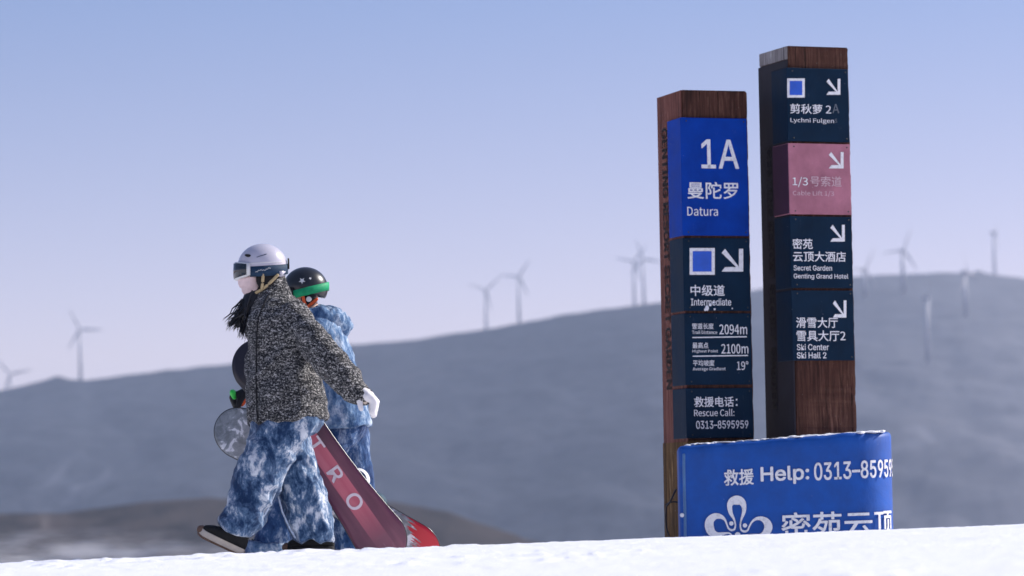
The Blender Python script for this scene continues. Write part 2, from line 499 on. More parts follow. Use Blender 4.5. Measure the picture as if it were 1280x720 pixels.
def add_text(dst, body, bx, put, bold=0.0):
    """fit the writing into the box (u0, v0, u1, v1) of a face and place it with put(u, v)"""
    bm, (x0, y0, x1, y1) = text_bm(body, bold)
    u0, v0, u1, v1 = bx; base = [v.co.copy() for v in bm.verts]
    hgt = abs(v1 - v0); shifts = bold_shifts(bold, hgt)
    mx = max(abs(a) for a, c, d in shifts); u0 += mx; u1 -= mx; v0 += mx; v1 -= mx
    for a, c, d in shifts:                # a heavier weight: the same letter laid several times, each a hair above the last
        for v, co in zip(bm.verts, base):
            v.co = put(u0 + (co.x - x0) / (x1 - x0) * (u1 - u0) + a, v0 + (co.y - y0) / (y1 - y0) * (v1 - v0) + c, d)
        me = bpy.data.meshes.new('t'); bm.to_mesh(me); dst.from_mesh(me); bpy.data.meshes.remove(me)
    bm.free()


def poly(dst, pts):
    dst.faces.new([dst.verts.new(p) for p in pts])


# ------------------------------------------------------------------ ground
Z0 = at(0, 702, 19.0); Z1 = at(1280, 653.5, 19.0)
SLX = (Z1.z - Z0.z) / (Z1.x - Z0.x)


def zcrest(x): return Z0.z + SLX * (x - Z0.x)


def ground_base(x, y):
    t = y - 19.0
    xc = np.clip(x, -40, 40)
    near = zcrest(xc) + 0.008 * np.minimum(t, 0) - 0.012 * np.maximum(11 - y, 0) ** 2 * (y > -4) - 2.7 * (y <= -4)
    tp = np.maximum(t, 0); drop = 0.02 * tp ** 2 / (1 + 0.1 * tp)
    return near - 110 * (1 - np.exp(-drop / 110))


def gz(x, y): return float(ground_base(np.array([float(x)]), np.array([float(y)]))[0])


def axis(a, b, step, outs, far):
    core = list(np.arange(a, b + 1e-6, step)); lo, hi = [], []
    s, v = step, a
    while v > -far[0]: s = min(s * 1.25, outs); v -= s; lo.append(v)
    s, v = step, b
    while v < far[1]: s = min(s * 1.25, outs); v += s; hi.append(v)
    return np.array(lo[::-1] + core + hi)


def grid_mesh(name, X, Y, Z):
    ny, nx = X.shape
    me = bpy.data.meshes.new(name)
    me.vertices.add(nx * ny); me.vertices.foreach_set('co', np.stack([X, Y, Z], -1).astype(np.float32).ravel())
    idx = np.arange(nx * ny).reshape(ny, nx)
    q = np.stack([idx[:-1, :-1], idx[:-1, 1:], idx[1:, 1:], idx[1:, :-1]], -1).reshape(-1, 4)
    me.loops.add(q.size); me.loops.foreach_set('vertex_index', q.ravel().astype(np.int32))
    me.polygons.add(len(q)); me.polygons.foreach_set('loop_start', np.arange(0, q.size, 4, dtype=np.int32))
    me.update(calc_edges=True); me.validate(); return me


xs = axis(-3.6, 3.6, 0.022, 250, (3200, 3200)); ys = axis(9.5, 20.6, 0.022, 250, (60, 7300))
GX, GY = np.meshgrid(xs, ys)
GZ = ground_base(GX, GY)
rng = np.random.default_rng(3)


def vnoise(X, Y, f, seed):
    """smooth value noise on a lattice"""
    r = np.random.default_rng(seed); T = r.random((256, 256))
    u, v = X * f, Y * f
    i, j = np.floor(u).astype(int), np.floor(v).astype(int); a, b = u - i, v - j
    a, b = a * a * (3 - 2 * a), b * b * (3 - 2 * b)
    g = lambda p, q: T[p % 256, q % 256]
    return (g(i, j) * (1 - a) + g(i + 1, j) * a) * (1 - b) + (g(i, j + 1) * (1 - a) + g(i + 1, j + 1) * a) * b - 0.5


nearw = np.clip((30 - GY) / 8, 0, 1) * np.clip((GY - 2) / 4, 0, 1) * np.clip((12 - abs(GX)) / 4, 0, 1)
lump = np.maximum(vnoise(GX, GY, 9.0, 5) - 0.22, 0) * 0.06 * np.clip(vnoise(GX, GY, 0.9, 9) * 3, 0, 1)
GZ = GZ + nearw * (-0.010 + 0.006 * vnoise(GX, GY * 0.7, 1.3, 1) + 0.004 * vnoise(GX, GY, 4.0, 2) + 0.004 * vnoise(GX, GY, 13.0, 3) + 0.006 * vnoise(GX, GY, 34.0, 4) + lump)
ground = mk('snow_ground', grid_mesh('snow_ground', GX, GY, GZ), M['ground'])
ground['kind'] = 'structure'

# ------------------------------------------------------------------ hills
RIDGE = [(-700, 520), (-300, 500), (-60, 492), (0, 488), (30, 482), (60, 474), (72, 469), (86, 474), (110, 475), (200, 464), (290, 454), (360, 444), (440, 431),
         (520, 425), (560, 418), (610, 411), (700, 394), (760, 386), (830, 378), (900, 368), (960, 360), (1070, 345), (1110, 343),
         (1160, 341.5), (1215, 341), (1222, 337), (1232, 341), (1260, 345), (1300, 351), (1500, 380), (1900, 450)]
KNOLL = [(-700, 660), (-200, 640), (0, 641), (90, 640), (160, 632), (260, 623), (340, 622), (430, 622), (500, 628), (560, 640), (610, 658), (660, 676), (760, 690), (1000, 700), (1500, 705), (1900, 706)]


def interp(tab, x): return float(np.interp(x, [a for a, b in tab], [b for a, b in tab]))


def fbm2(X, Y, f, seed, octv=5):
    s, a = 0, 1.0
    for i in range(octv): s = s + a * vnoise(X, Y, f * 2 ** i, seed + i); a *= 0.5
    return s


def hill(name, tab, D0, D1, D2, foot, gully, mat, power=1.0, step=5):
    px = np.arange(-700, 1901, step); ts = np.linspace(0, 1, 110); td = np.linspace(0, 1, 16)[1:]
    pts = [at(p, interp(tab, p), D1) for p in px]
    kx = np.array([p.x / D1 for p in pts]); zr = np.array([p.z for p in pts])
    Dn = np.concatenate([D0 + (D1 - D0) * ts, D1 + (D2 - D1) * td])
    prof = np.concatenate([(ts ** power) * (0.35 + 0.65 * ts * (2 - ts)), 1 - 0.9 * td ** 1.2])
    Y = np.repeat(Dn[:, None], len(px), 1); X = kx[None, :] * Y
    kern = np.exp(-np.linspace(-2.2, 2.2, 61) ** 2); kern /= kern.sum()
    zs_ = np.convolve(np.pad(zr, 30, mode='edge'), kern, 'valid')       # small knobs of the skyline stay on the crest, not down the slope
    wk = np.exp(-((Dn - D1) / 45.0) ** 2)[:, None]
    zmix = zs_[None, :] * (1 - wk) + zr[None, :] * wk
    zmix = np.minimum(zmix, np.maximum(zr, zs_ - 6)[None, :])
    Z = foot + (zmix - foot) * prof[:, None]
    tt = np.concatenate([ts, 1 + 0 * td])[:, None]
    env = np.sin(np.pi * np.clip(tt, 0, 1)) ** 0.8
    g = np.abs(fbm2(X + 0.35 * Y, Y * 0.5, 1 / 420.0, 31)) * 2
    Z = Z - gully * env * (1 - g) + gully * 0.5 * env * fbm2(X, Y, 1 / 90.0, 57)
    Z = Z + 1.5 * (fbm2(X, Y, 1 / 25.0, 77))
    o = mk(name, grid_mesh(name, X, Y, Z), mat); o['kind'] = 'structure'
    return X, Y, Z


RX, RY, RZ = hill('ridge', RIDGE, 2900, 5500, 6600, -108, 26, M['ridge'])
hill('knoll', KNOLL, 1250, 1700, 2100, -112, 4, M['knoll'])


def on_ridge(px, py):
    """where the sight line through a point of the slope meets the ridge"""
    col = int(np.argmin(abs(np.arange(-700, 1901, 5) - px)))
    best = None
    for i in range(110):
        q = at(px, py, RY[i, col])
        if RZ[i, col] >= q.z: best = RY[i, col]; break
    return best or 5500.0


# ------------------------------------------------------------------ wind turbines
TURB = [  # hub px, base py (None: hidden behind the ridge), distance, first blade angle (ccw from up), yaw, label
    (13, 468, None, 5900, 41, 0, 'white wind turbine at the far left end of the ridge, cut by the photo edge'),
    (100, 412, None, 5680, 28, 10, 'dark grey looking wind turbine beside the small knob on the left ridge'),
    (607, 363, None, 6300, 72, 20, 'faint wind turbine left of the pair in the middle of the ridge'),
    (648, 346, None, 6200, 326, 15, 'faint wind turbine right of the pair in the middle of the ridge'),
    (792, 327, None, 6300, 80, 10, 'faint wind turbine left of two close together beside the shorter sign post'),
    (804, 324, None, 6250, 20, 0, 'faint wind turbine nearest the left side of the shorter sign post'),
    (1080, 337, 372, None, 332, 30, 'wind turbine half hidden behind the taller sign post'),
    (1128, 313, 366, None, 338, 25, 'wind turbine with blades spread wide, right of the taller sign post'),
    (1206, 340, 397, None, 22, 60, 'white wind turbine rising from the slope under a small knob on the skyline'),
    (1242, 291, None, 6100, 322, 70, 'slender wind turbine standing on the skyline near the right edge'),
    (1158, 373, 452, None, 10, 84, 'white wind turbine seen edge on, lowest on the slope'),
]


def make_turbine():
    root = empty('wind_turbine', (0, 0, 0))
    b = bmesh.new(); loft(b, [(Vector((0, 0, z)), Vector((r, 0, 0)), Vector((0, r, 0))) for z, r in ((-80, 2.6), (-40, 2.1), (-1.5, 1.5))], 20, 2)
    mk('tower', b, M['tower'], root)
    b = bmesh.new(); box(b, Vector((0, 1.5, 0.3)), (1.8, 4.2, 1.9), None, 0.5); mk('nacelle', b, M['tower'], root)
    b = bmesh.new(); ball(b, Vector((0, -3.8, 0.3)), 1.6, 2.4, 1.6); mk('hub', b, M['tower'], root)
    for k in range(3):
        b = bmesh.new()
        loft(b, [(Vector((0, 0, z)), Vector((c, 0.25 * c, 0)), Vector((0, t, 0))) for z, c, t in
                 ((0.6, .8, .8), (3, 1.0, .7), (8, 1.9, .5), (16, 1.5, .35), (26, 1.0, .22), (34, .6, .12), (37, .15, .05))], 14, 2)
        o = mk('blade', b, M['tower'], root, loc=(0, -3.8, 0.3)); o.rotation_euler = (0, -R(120 * k), 0)
    return root


proto = make_turbine()
for i, (hx, hy, by, D, ang, yaw, lab) in enumerate(TURB):
    if D is None: D = on_ridge(hx, by) - 8
    if i == 0: o = proto; kids = list(proto.children)
    else:
        o = proto.copy(); COL.objects.link(o); kids = []
        for ch in proto.children:
            c = ch.copy(); COL.objects.link(c); c.parent = o; kids.append(c)
    h = at(hx, hy, D); o.location = h; o.rotation_euler = (0, 0, R(yaw))
    if by is not None:
        base = at(hx, by, D)
        for c in kids:
            if c.name.startswith('tower'): c.scale = (1.25, 1.25, (h.z - base.z + 4) / 80)
    n = 0
    for c in kids:
        if c.name.startswith('blade'): c.rotation_euler = (0, -R(ang + 120 * n), 0); n += 1
    tag(o, lab, 'wind turbine', 'wind turbines along the ridge')

# ------------------------------------------------------------------ haze
HAZE = 0.72e-4
b = bmesh.new(); box(b, Vector((0, 7500, 203)), (3600, 7950, 335))
haze = mk('haze', b, bpy.data.materials.new('haze_air'), None, False); haze['kind'] = 'stuff'
hm = haze.data.materials[0]; hm.use_nodes = True; ht = hm.node_tree; ht.nodes.clear()
ho = ht.nodes.new('ShaderNodeOutputMaterial'); hv = ht.nodes.new('ShaderNodeVolumePrincipled')
hv.inputs['Color'].default_value = (0.60, 0.74, 1.0, 1); hv.inputs['Density'].default_value = HAZE
hv.inputs['Anisotropy'].default_value = 0.0
ht.links.new(hv.outputs[0], ho.inputs['Volume'])


# ------------------------------------------------------------------ sign posts
class Post:
    """square post turned about its upright; corner = the vertical edge between its left side and its front"""
    def __init__(s, Y, corner, ytop, fw_px, side_px, label):
        s.ang = math.atan2(side_px, fw_px)
        C = at(corner[0], corner[1], Y)
        s.w = math.hypot(fw_px, side_px) / F * Y
        top = at(corner[0], ytop, Y).z
        s.base = Vector((C.x, Y, gz(C.x, Y + 0.2) - 0.3))
        s.o = empty('sign_post', s.base, s.ang); s.h = top - s.base.z
        tag(s.o, label, 'sign')
        s.rot = Matrix.Rotation(s.ang, 3, 'Z'); s.inv = s.rot.inverted()

    def front(s, px, py, off=0.0):
        """local (x, z) where the sight line meets the front plane"""
        d = s.inv @ ray(px, py); o = s.inv @ (Vector((0, 0, ZC)) - s.base)
        t = (-off - o.y) / d.y; p = o + d * t
        return p.x, p.z

    def side(s, px, py, off=0.0):
        d = s.inv @ ray(px, py); o = s.inv @ (Vector((0, 0, ZC)) - s.base)
        t = (-off - o.x) / d.x; p = o + d * t
        return p.y, p.z

    def core(s, mat):
        b = bmesh.new(); box(b, Vector((s.w / 2, s.w / 2, s.h / 2)), (s.w / 2, s.w / 2, s.h / 2))
        bmesh.ops.subdivide_edges(b, edges=[e for e in b.edges if abs(e.verts[0].co.z - e.verts[1].co.z) > .1], cuts=150)
        bmesh.ops.bevel(b, geom=[e for e in b.edges if e.is_boundary or (len(e.link_faces) == 2 and e.calc_face_angle(0) > 1)], offset=0.007, segments=2, affect='EDGES')
        for v in b.verts:                 # chipped and worn corners
            d = Vector((s.w / 2 - v.co.x, s.w / 2 - v.co.y, 0)).normalized()
            v.co += d * 0.007 * max(0, noise.noise(Vector((v.co.x * 9, v.co.y * 9, v.co.z * 7))) + .1 + .5 * noise.noise(v.co * 31))
            if v.co.z > s.h - .01: v.co.z -= 0.008 * abs(noise.noise(v.co * 17))
        mk('post', b, mat, s.o, False)

    def panel(s, y0, y1, xm, mat, right=0.965, sidefrac=0.5, th=0.022):
        """panel wrapping the front and part of the side; y0, y1 picture rows at column xm"""
        z1 = s.front(xm, y0, th)[1]; z0 = s.front(xm, y1, th)[1]
        xr = s.w * right; yb = s.w * sidefrac
        prof = [(-th, -th), (xr, -th), (xr, 0.004), (0.004, 0.004), (0.004, yb), (-th, yb)]
        b = bmesh.new()
        lo = [b.verts.new((x, y, z0)) for x, y in prof]; hi = [b.verts.new((x, y, z1)) for x, y in prof]
        n = len(prof)
        for i in range(n): b.faces.new((lo[i], lo[(i + 1) % n], hi[(i + 1) % n], hi[i]))
        b.faces.new(lo[::-1]); b.faces.new(hi)
        bmesh.ops.bevel(b, geom=list(b.edges), offset=0.003, segments=1, affect='EDGES')
        p = mk('panel', b, mat, s.o, False); p['th'] = th
        for bx, bz in ((xr - .022, z1 - .022), (xr - .022, z0 + .022), (.02, z1 - .022), (.02, z0 + .022)):
            q = bmesh.new(); ball(q, Vector((bx, -th, bz)), .0055, .0035, .0055, None, 10, 6); mk('bolt', q, M['wire'], p)
        return p

    def put(s, th): return lambda u, v, d=0: Vector((u, -th - 0.002 - d, v))

    def writing(s, p, items, mat, name='lettering'):
        th = p['th'] + 0.002
        for body, x0, y0, x1, y1, bold in items:
            b = bmesh.new()
            u0, v1 = s.front(x0, y0, th); u1, v0 = s.front(x1, y1, th)
            add_text(b, body, (u0, v0, u1, v1), s.put(p['th']), bold)
            mk(name, b, mat, p, False)

    def flat(s, p, polys, mat, name, lift=0.003):
        b = bmesh.new(); th = p['th'] + lift
        for pts in polys:
            q = [s.front(x, y, th) for x, y in pts]
            poly(b, [Vector((u, -th, v)) for u, v in q])
        return mk(name, b, mat, p, False)

    def arrow(s, p, x0, y0, x1, y1, mat, t=0.2):
        """arrow pointing down to the right: shaft plus two barbs along the right and lower edge"""
        W, H = x1 - x0, y1 - y0
        k = lambda a, c: (x0 + a * W, y0 + c * H)
        s.flat(p, [[k(0.16, 0.0), k(1 - t * 1.02, 0.80 - 0.02), k(1 - t * 1.02, 1 - t), k(0.80 - 0.12, 1 - t), k(0.0, 0.18)],
                   [k(1 - t, 0.0), k(1, 0.0), k(1, 1), k(1 - t, 1 - t * 0.99)],
                   [k(0.16, 1 - t), k(1 - t, 1 - t), k(1, 1), k(0.0, 1)]], mat, 'arrow')

    def square(s, p, x0, y0, x1, y1, rim):
        s.flat(p, [[(x0, y0), (x1, y0), (x1, y1), (x0, y1)]], M['letter'], 'symbol_frame')
        s.flat(p, [[(x0 + rim, y0 + rim), (x1 - rim, y0 + rim), (x1 - rim, y1 - rim), (x0 + rim, y1 - rim)]], M['symbol_blue'], 'symbol', 0.006)

    def vertical(s, px, y0, y1, wpx, mat, th):
        """writing down the left side, letters turned to read downwards"""
        b = bmesh.new()
        v_top = s.side(px, y0, th)[1]; v_bot = s.side(px, y1, th)[1]
        ya = s.side(px - wpx / 2, y0, th)[0]; yb = s.side(px + wpx / 2, y0, th)[0]
        add_text(b, 'GENTING RESORT SECRET GARDEN', (0, 0, 1, 1), lambda u, v, d=0: Vector((-th - 0.003, ya + v * (yb - ya), v_top + u * (v_bot - v_top))), 0.012)
        return b


Y_SIGN = 24.0
# shorter post
p1 = Post(Y_SIGN, (852, 112), 112, 84, 27, 'shorter brown sign post with big 1A on a blue panel')
p1.core(M['wood'])
pa = p1.panel(147.5, 294.5, 893, M['blue'])
p1.writing(pa, [('1A', 876, 174, 924, 211, 0.012), ('曼陀罗', 859, 227, 923, 249, 0.012), ('Datura', 859, 258.5, 897.5, 270, 0.006)], M['letter'])
pb = p1.panel(297.5, 388.5, 893, M['teal'])
p1.square(pb, 862, 310, 893.5, 343.5, 4)
p1.arrow(pb, 902, 311, 929, 339.5, M['letter'])
p1.writing(pb, [('中级道', 863, 356, 906, 370, 0.012), ('Intermediate', 863.5, 373, 914, 382, 0.010)], M['letter'])
for (x, y, r) in ((884, 385, 2.6), (888, 381, 2.0), (892, 378, 1.3), (893.5, 386.5, 1.4), (915.5, 385.5, 0.9), (881.5, 387, 1.4)):
    bb = bmesh.new(); u, v = p1.front(x, y, 0.027); ball(bb, Vector((u, -0.0235, v)), r / 188, 0.004, r / 188 * random.Random(x).uniform(.9, 1.5), None, 10, 6)
    mk('splatter', bb, M['snow'], pb)
pc = p1.panel(391.5, 481, 893, M['teal'])
p1.writing(pc, [('雪道长度', 865, 404, 892, 411.5, 0.008), ('Trail Distance', 865, 413, 896.5, 417.5, 0.008), ('2094m', 899, 405.5, 934, 418, 0.008),
                ('最高点', 865.5, 428, 885.5, 435.5, 0.008), ('Highest Point', 865.5, 437, 897.5, 441.5, 0.008), ('2100m', 901.5, 430, 935.5, 442, 0.008),
                ('平均坡度', 866, 450, 893, 457.5, 0.008), ('Average Gradient', 866, 459, 907, 464, 0.006), ('19°', 921, 451.5, 935.5, 462.5, 0.004)], M['letter'])
p1.flat(pc, [[(865.5, 421.2), (933.5, 420.2), (933.5, 421.6), (865.5, 422.6)], [(866, 444.6), (935, 443.6), (935, 445), (866, 446)]], M['letter'], 'divider')
pd = p1.panel(485, 547.5, 895, M['teal'])
p1.writing(pd, [('救援电话：', 867.5, 496, 922, 508.5, 0.012), ('Rescue Call:', 867.5, 511.5, 918, 520, 0.006), ('0313–8595959', 870, 526, 935.5, 535.5, 0.014)], M['letter'])
b = bmesh.new(); box(b, Vector((-.003, p1.w / 2, p1.h / 2)), (.003, p1.w / 2 - .003, p1.h / 2 - .003), None, .001); mk('side_light_board', b, M['lit_wood'], p1.o, False)  # thin added sheet whose brighter colour stands in for light on the left side
mk('side_lettering', p1.vertical(830.5, 160, 488, 6.5, M['carved'], 0.006), M['carved'], p1.o, False)
zt = p1.front(852, 551, 0)[1]
b = bmesh.new(); box(b, Vector((p1.w / 2, p1.w / 2, zt / 2)), (p1.w / 2 + 0.010, p1.w / 2 + 0.010, zt / 2), None, 0.006)
mk('lower_casing', b, M['ochre'], p1.o, False)
# taller post
p2 = Post(Y_SIGN, (984.5, 57), 57, 79, 29.5, 'taller brown sign post with dark panels and one dusty pink panel')
p2.core(M['wood'])
z1 = p2.side(955, 83, 0.012)[1]
b = bmesh.new(); box(b, Vector((-0.006, p2.w / 2 + 0.004, z1 / 2)), (0.006, p2.w / 2 + 0.004, z1 / 2), None, 0.002); mk('side_plate', b, M['plate'], p2.o, False)
b = bmesh.new(); zc = p2.h - 0.003
box(b, Vector((-0.004, p2.w / 2, (zc + z1 + 0.006) / 2)), (0.004, p2.w / 2 - 0.004, (zc - z1 - 0.006) / 2), None, 0.002); mk('side_cap', b, M['grey_wood'], p2.o, False)
qa = p2.panel(85.5, 177, 1022, M['teal'])
p2.square(qa, 984, 98, 1006, 122, 3.2); p2.arrow(qa, 1033, 98.5, 1050.5, 118.5, M['letter'])
p2.writing(qa, [('剪秋萝 2', 987.5, 129.5, 1039, 143, 0.010), ('Lychni Fulgen', 988, 147, 1042.5, 155.5, 0.006)], M['letter'])
p2.writing(qa, [('A', 1040.5, 130, 1049, 141.5, -0.01), ('s', 1043.5, 148.5, 1046.5, 153.5, -0.01)], simple('worn_lettering', (0.12, 0.14, 0.17), 0.5), 'worn_lettering')
qb = p2.panel(179.5, 268, 1022, M['pink'])
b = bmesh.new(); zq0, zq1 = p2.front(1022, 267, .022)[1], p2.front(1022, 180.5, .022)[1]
box(b, Vector((-.0235, p2.w * .25 - .008, (zq0 + zq1) / 2)), (.0018, p2.w * .25 + .010, (zq1 - zq0) / 2)); mk('side_shade_strip', b, M['purple'], qb, False)  # added strip painting the side shade of the pink panel
p2.arrow(qb, 1036, 190, 1054.5, 210.5, M['letter'])
p2.writing(qb, [('1/3', 990.5, 221, 1010, 234, 0.006)], M['letter'])
p2.writing(qb, [('号索道', 1012.5, 220, 1052, 233.5, 0.004), ('Cable Lift 1/3', 991, 238, 1042.5, 246, 0.002)], M['faded'], 'faded_lettering')
qc = p2.panel(270.5, 360, 1022, M['teal'])
p2.arrow(qc, 1038, 281, 1056, 302, M['letter'])
p2.writing(qc, [('密苑', 990.5, 298, 1016, 311.5, 0.012), ('云顶大酒店', 991, 314, 1057.5, 327.5, 0.012), ('Secret Garden', 992, 331.5, 1040, 338.5, 0.012), ('Genting Grand Hotel', 992, 342, 1060.5, 350, 0.012)], M['letter'])
qd = p2.panel(363, 450.5, 1022, M['teal'])
p2.arrow(qd, 1041, 375.5, 1058, 397, M['letter'])
p2.writing(qd, [('滑雪大厅', 995, 396.5, 1047.5, 410, 0.010), ('雪具大厅2', 995.5, 413, 1057, 426.5, 0.010), ('Ski Center', 996, 430, 1036, 437.8, 0.012), ('Ski Hall 2', 996, 440.2, 1033, 448, 0.016)], M['letter'])
mk('side_lettering', p2.vertical(961.5, 183, 512, 7, M['carved'], 0.012), simple('black_side_letters', (0.006, 0.006, 0.008), 0.5), p2.o, False)

# ------------------------------------------------------------------ blue crash pad round the posts
YP = 23.35
A = at(850, 672, YP); Bq = at(1114, 664, YP)
ptop_l = at(850, 557, YP).z; ptop_r = at(1105, 538.5, YP).z
pb0 = Vector((A.x, YP, gz(0.5 * (A.x + Bq.x), YP + 0.4) - 0.12))
pad = empty('crash_pad', pb0); tag(pad, 'blue vinyl crash pad with white help number and flower emblem below the signs', 'crash pad')
PW = Bq.x - A.x + 0.035; PDp = 0.64; RC = 0.30; RL = 0.05


def pad_path(u):
    """distance along the pad's face -> plan position and outward normal (front, then round the right corner)"""
    L = PW - RC
    if u <= L: return Vector((u, 0, 0)), Vector((0, -1, 0))
    a = (u - L) / RC
    if a <= math.pi / 2: return Vector((L + RC * math.sin(a), RC - RC * math.cos(a), 0)), Vector((math.sin(a), -math.cos(a), 0))
    return Vector((PW, RC + (u - L - RC * math.pi / 2), 0)), Vector((1, 0, 0))


def pad_top(x): return ptop_l + (ptop_r - ptop_l) * min(max(x / PW, 0), 1) - pb0.z


plan = []
for i in range(9):
    a = i / 8 * math.pi / 2; plan.append((RL - RL * math.cos(a), RL - RL * math.sin(a)))
for i in range(1, 40): plan.append((RL + (PW - RC - RL) * i / 40, 0))
for i in range(21):
    a = i / 20 * math.pi / 2; plan.append((PW - RC + RC * math.sin(a), RC - RC * math.cos(a)))
for i in range(9):
    a = i / 8 * math.pi / 2; plan.append((PW - RC + RC * math.cos(a), PDp - RC + RC * math.sin(a)))
for i in range(9):
    a = i / 8 * math.pi / 2; plan.append((RL - RL * math.sin(a), PDp - RL + RL * math.cos(a)))
b = bmesh.new(); rows = []
cx, cy = PW / 2, PDp / 2
for k, (zf, ins) in enumerate([(0, 0)] + [(j / 14, 0) for j in range(1, 15)] + [(1 - 0.03, 0.0), (1 - 0.012, 0.006), (1 - 0.003, 0.018), (1, 0.04)]):
    zf = min(zf, 1 if ins else 0.97)
    if k == 14: continue
    rw = []
    for x, y in plan:
        zt = pad_top(x); wob = 0.006 * noise.noise(Vector((x * 3, y * 3, zf * 4))) + 0.003 * noise.noise(Vector((x * 9, y * 9, zf * 9)))
        s1 = 1 - ins / max(PW, .1) * 2
        rw.append(b.verts.new((cx + (x - cx) * s1 + 0.03 * y, cy + (y - cy) * (1 - ins / PDp * 2) + wob, zt * zf + (0.012 * noise.noise(Vector((x * 5, 0, 1))) if zf > 0.9 else 0))))
    rows.append(rw)
for r0, r1 in zip(rows, rows[1:]):
    for i in range(len(plan)): b.faces.new((r0[i], r0[(i + 1) % len(plan)], r1[(i + 1) % len(plan)], r1[i]))
b.faces.new(rows[-1])
mk('vinyl_cover', b, M['pad'], pad)


def pad_uv(px, py):
    """distance along the face and height for a picture point on the flat front"""
    q = at(px, py, YP); return q.x - pb0.x, q.z - pb0.z


def pad_put(u, v, d=0):
    p, nrm = pad_path(u); return p + nrm * (0.011 + d) + Vector((0, 0, v))


def curved_text(b, items):
    for body, x0, y0, x1, y1, bold, slope in items:
        u0, v1 = pad_uv(x0, y0); u1, v0 = pad_uv(x1, y1); v1 = v0 + (y1 - y0) / F * YP
        t, (a0, b0, a1, b1) = text_bm(body, bold)
        for k in range(1, 40):
            bmesh.ops.bisect_plane(t, geom=t.verts[:] + t.edges[:] + t.faces[:], plane_co=(a0 + (a1 - a0) * k / 40, 0, 0), plane_no=(1, 0, 0))
        base = [v.co.copy() for v in t.verts]
        for sa, sc, sd_ in bold_shifts(bold, v1 - v0):
            for v, co in zip(t.verts, base):
                u = u0 + (co.x - a0) / (a1 - a0) * (u1 - u0) + sa
                v.co = pad_put(u, v0 + (co.y - b0) / (b1 - b0) * (v1 - v0) + slope * (u - u0) + sc, sd_)
            me = bpy.data.meshes.new('t'); t.to_mesh(me); b.from_mesh(me); bpy.data.meshes.remove(me)
        t.free()


for it in (('救援', 905, 587, 942, 606.5, 0.018, 0.03), ('Help:', 951, 583.5, 1011, 605, 0.030, 0.03)):
    b = bmesh.new(); curved_text(b, [it]); mk('help_lettering', b, M['letter'], pad, False)
b = bmesh.new()
curved_text(b, [('0313–8595959', 1017.5, 576.5, 1158, 598, 0.020, 0.03)])
mk('phone_number', b, M['letter'], pad, False)
b = bmesh.new()
curved_text(b, [('密苑云顶', 976.5, 639, 1131, 671, 0.014, 0.015)])
mk('name_lettering', b, M['letter'], pad, False)

EM = [[(545, 515, 20), (528, 440, 26), (478, 340, 55), (465, 240, 74), (500, 185, 105), (565, 168, 128), (628, 190, 105), (660, 250, 70), (660, 335, 50), (625, 440, 26), (612, 525, 20), (630, 585, 26), (680, 602, 30), (716, 580, 24), (738, 530, 22), (775, 468, 26), (835, 425, 42), (910, 425, 64), (975, 470, 98), (1000, 545, 112), (965, 620, 98), (890, 660, 60), (780, 650, 32), (690, 655, 20), (655, 690, 18)],
      [(545, 515, 20), (530, 570, 26), (490, 582, 30), (450, 560, 24), (428, 510, 22), (398, 440, 32), (340, 396, 62), (262, 392, 88), (195, 445, 112), (182, 525, 122), (215, 610, 110), (290, 645, 70), (385, 630, 36), (460, 625, 22), (500, 665, 18)]]


def stroke(b, pts, put):
    P = []
    for i in range(len(pts) - 1):
        p0, p1_, p2_, p3 = pts[max(i - 1, 0)], pts[i], pts[i + 1], pts[min(i + 2, len(pts) - 1)]
        for k in range(6):
            t = k / 6
            P.append(tuple(0.5 * (2 * p1_[j] + (p2_[j] - p0[j]) * t + (2 * p0[j] - 5 * p1_[j] + 4 * p2_[j] - p3[j]) * t * t + (3 * p1_[j] - p0[j] - 3 * p2_[j] + p3[j]) * t ** 3) for j in range(3)))
    P.append(pts[-1]); prev = None
    for i, (x, y, wd) in enumerate(P):
        ax, ay = P[max(i - 1, 0)][:2]; bx, by = P[min(i + 1, len(P) - 1)][:2]
        tx, ty = bx - ax, by - ay; L = math.hypot(tx, ty) or 1
        nx, ny = -ty / L * wd / 2, tx / L * wd / 2
        cur = (b.verts.new(put(x + nx, y + ny)), b.verts.new(put(x - nx, y - ny)))
        if prev: b.faces.new((prev[0], prev[1], cur[1], cur[0]))
        prev = cur


def em_put(x, y):
    u, v = pad_uv(870 + x / 11.07, 610 + y / 11.07); return pad_put(u, v)


b = bmesh.new()
for s_ in EM: stroke(b, s_, em_put)
for cx_, cy_, r_ in ((488, 490, 30), (676, 518, 30), (575, 650, 40)):
    poly(b, [em_put(cx_ + r_ * math.cos(a), cy_ + r_ * math.sin(a)) for a in (i * math.pi / 10 for i in range(20))])
mk('emblem', b, M['letter'], pad, False)
# worn pale seam down the left edge, with a rivet
b = bmesh.new()
tube(b, [(Vector((0.035 + 0.008 * noise.noise(Vector((0, 0, z * 5))), 0.004, z)), 0.010) for z in np.linspace(0.3, pad_top(0) - 0.06, 24)], 8)
mk('seam', b, M['seam'], pad)
u_, v_ = pad_uv(852.5, 644); b = bmesh.new(); ball(b, Vector((u_, 0.0, v_)), 0.014, 0.008, 0.014); mk('rivet', b, M['letter'], pad)
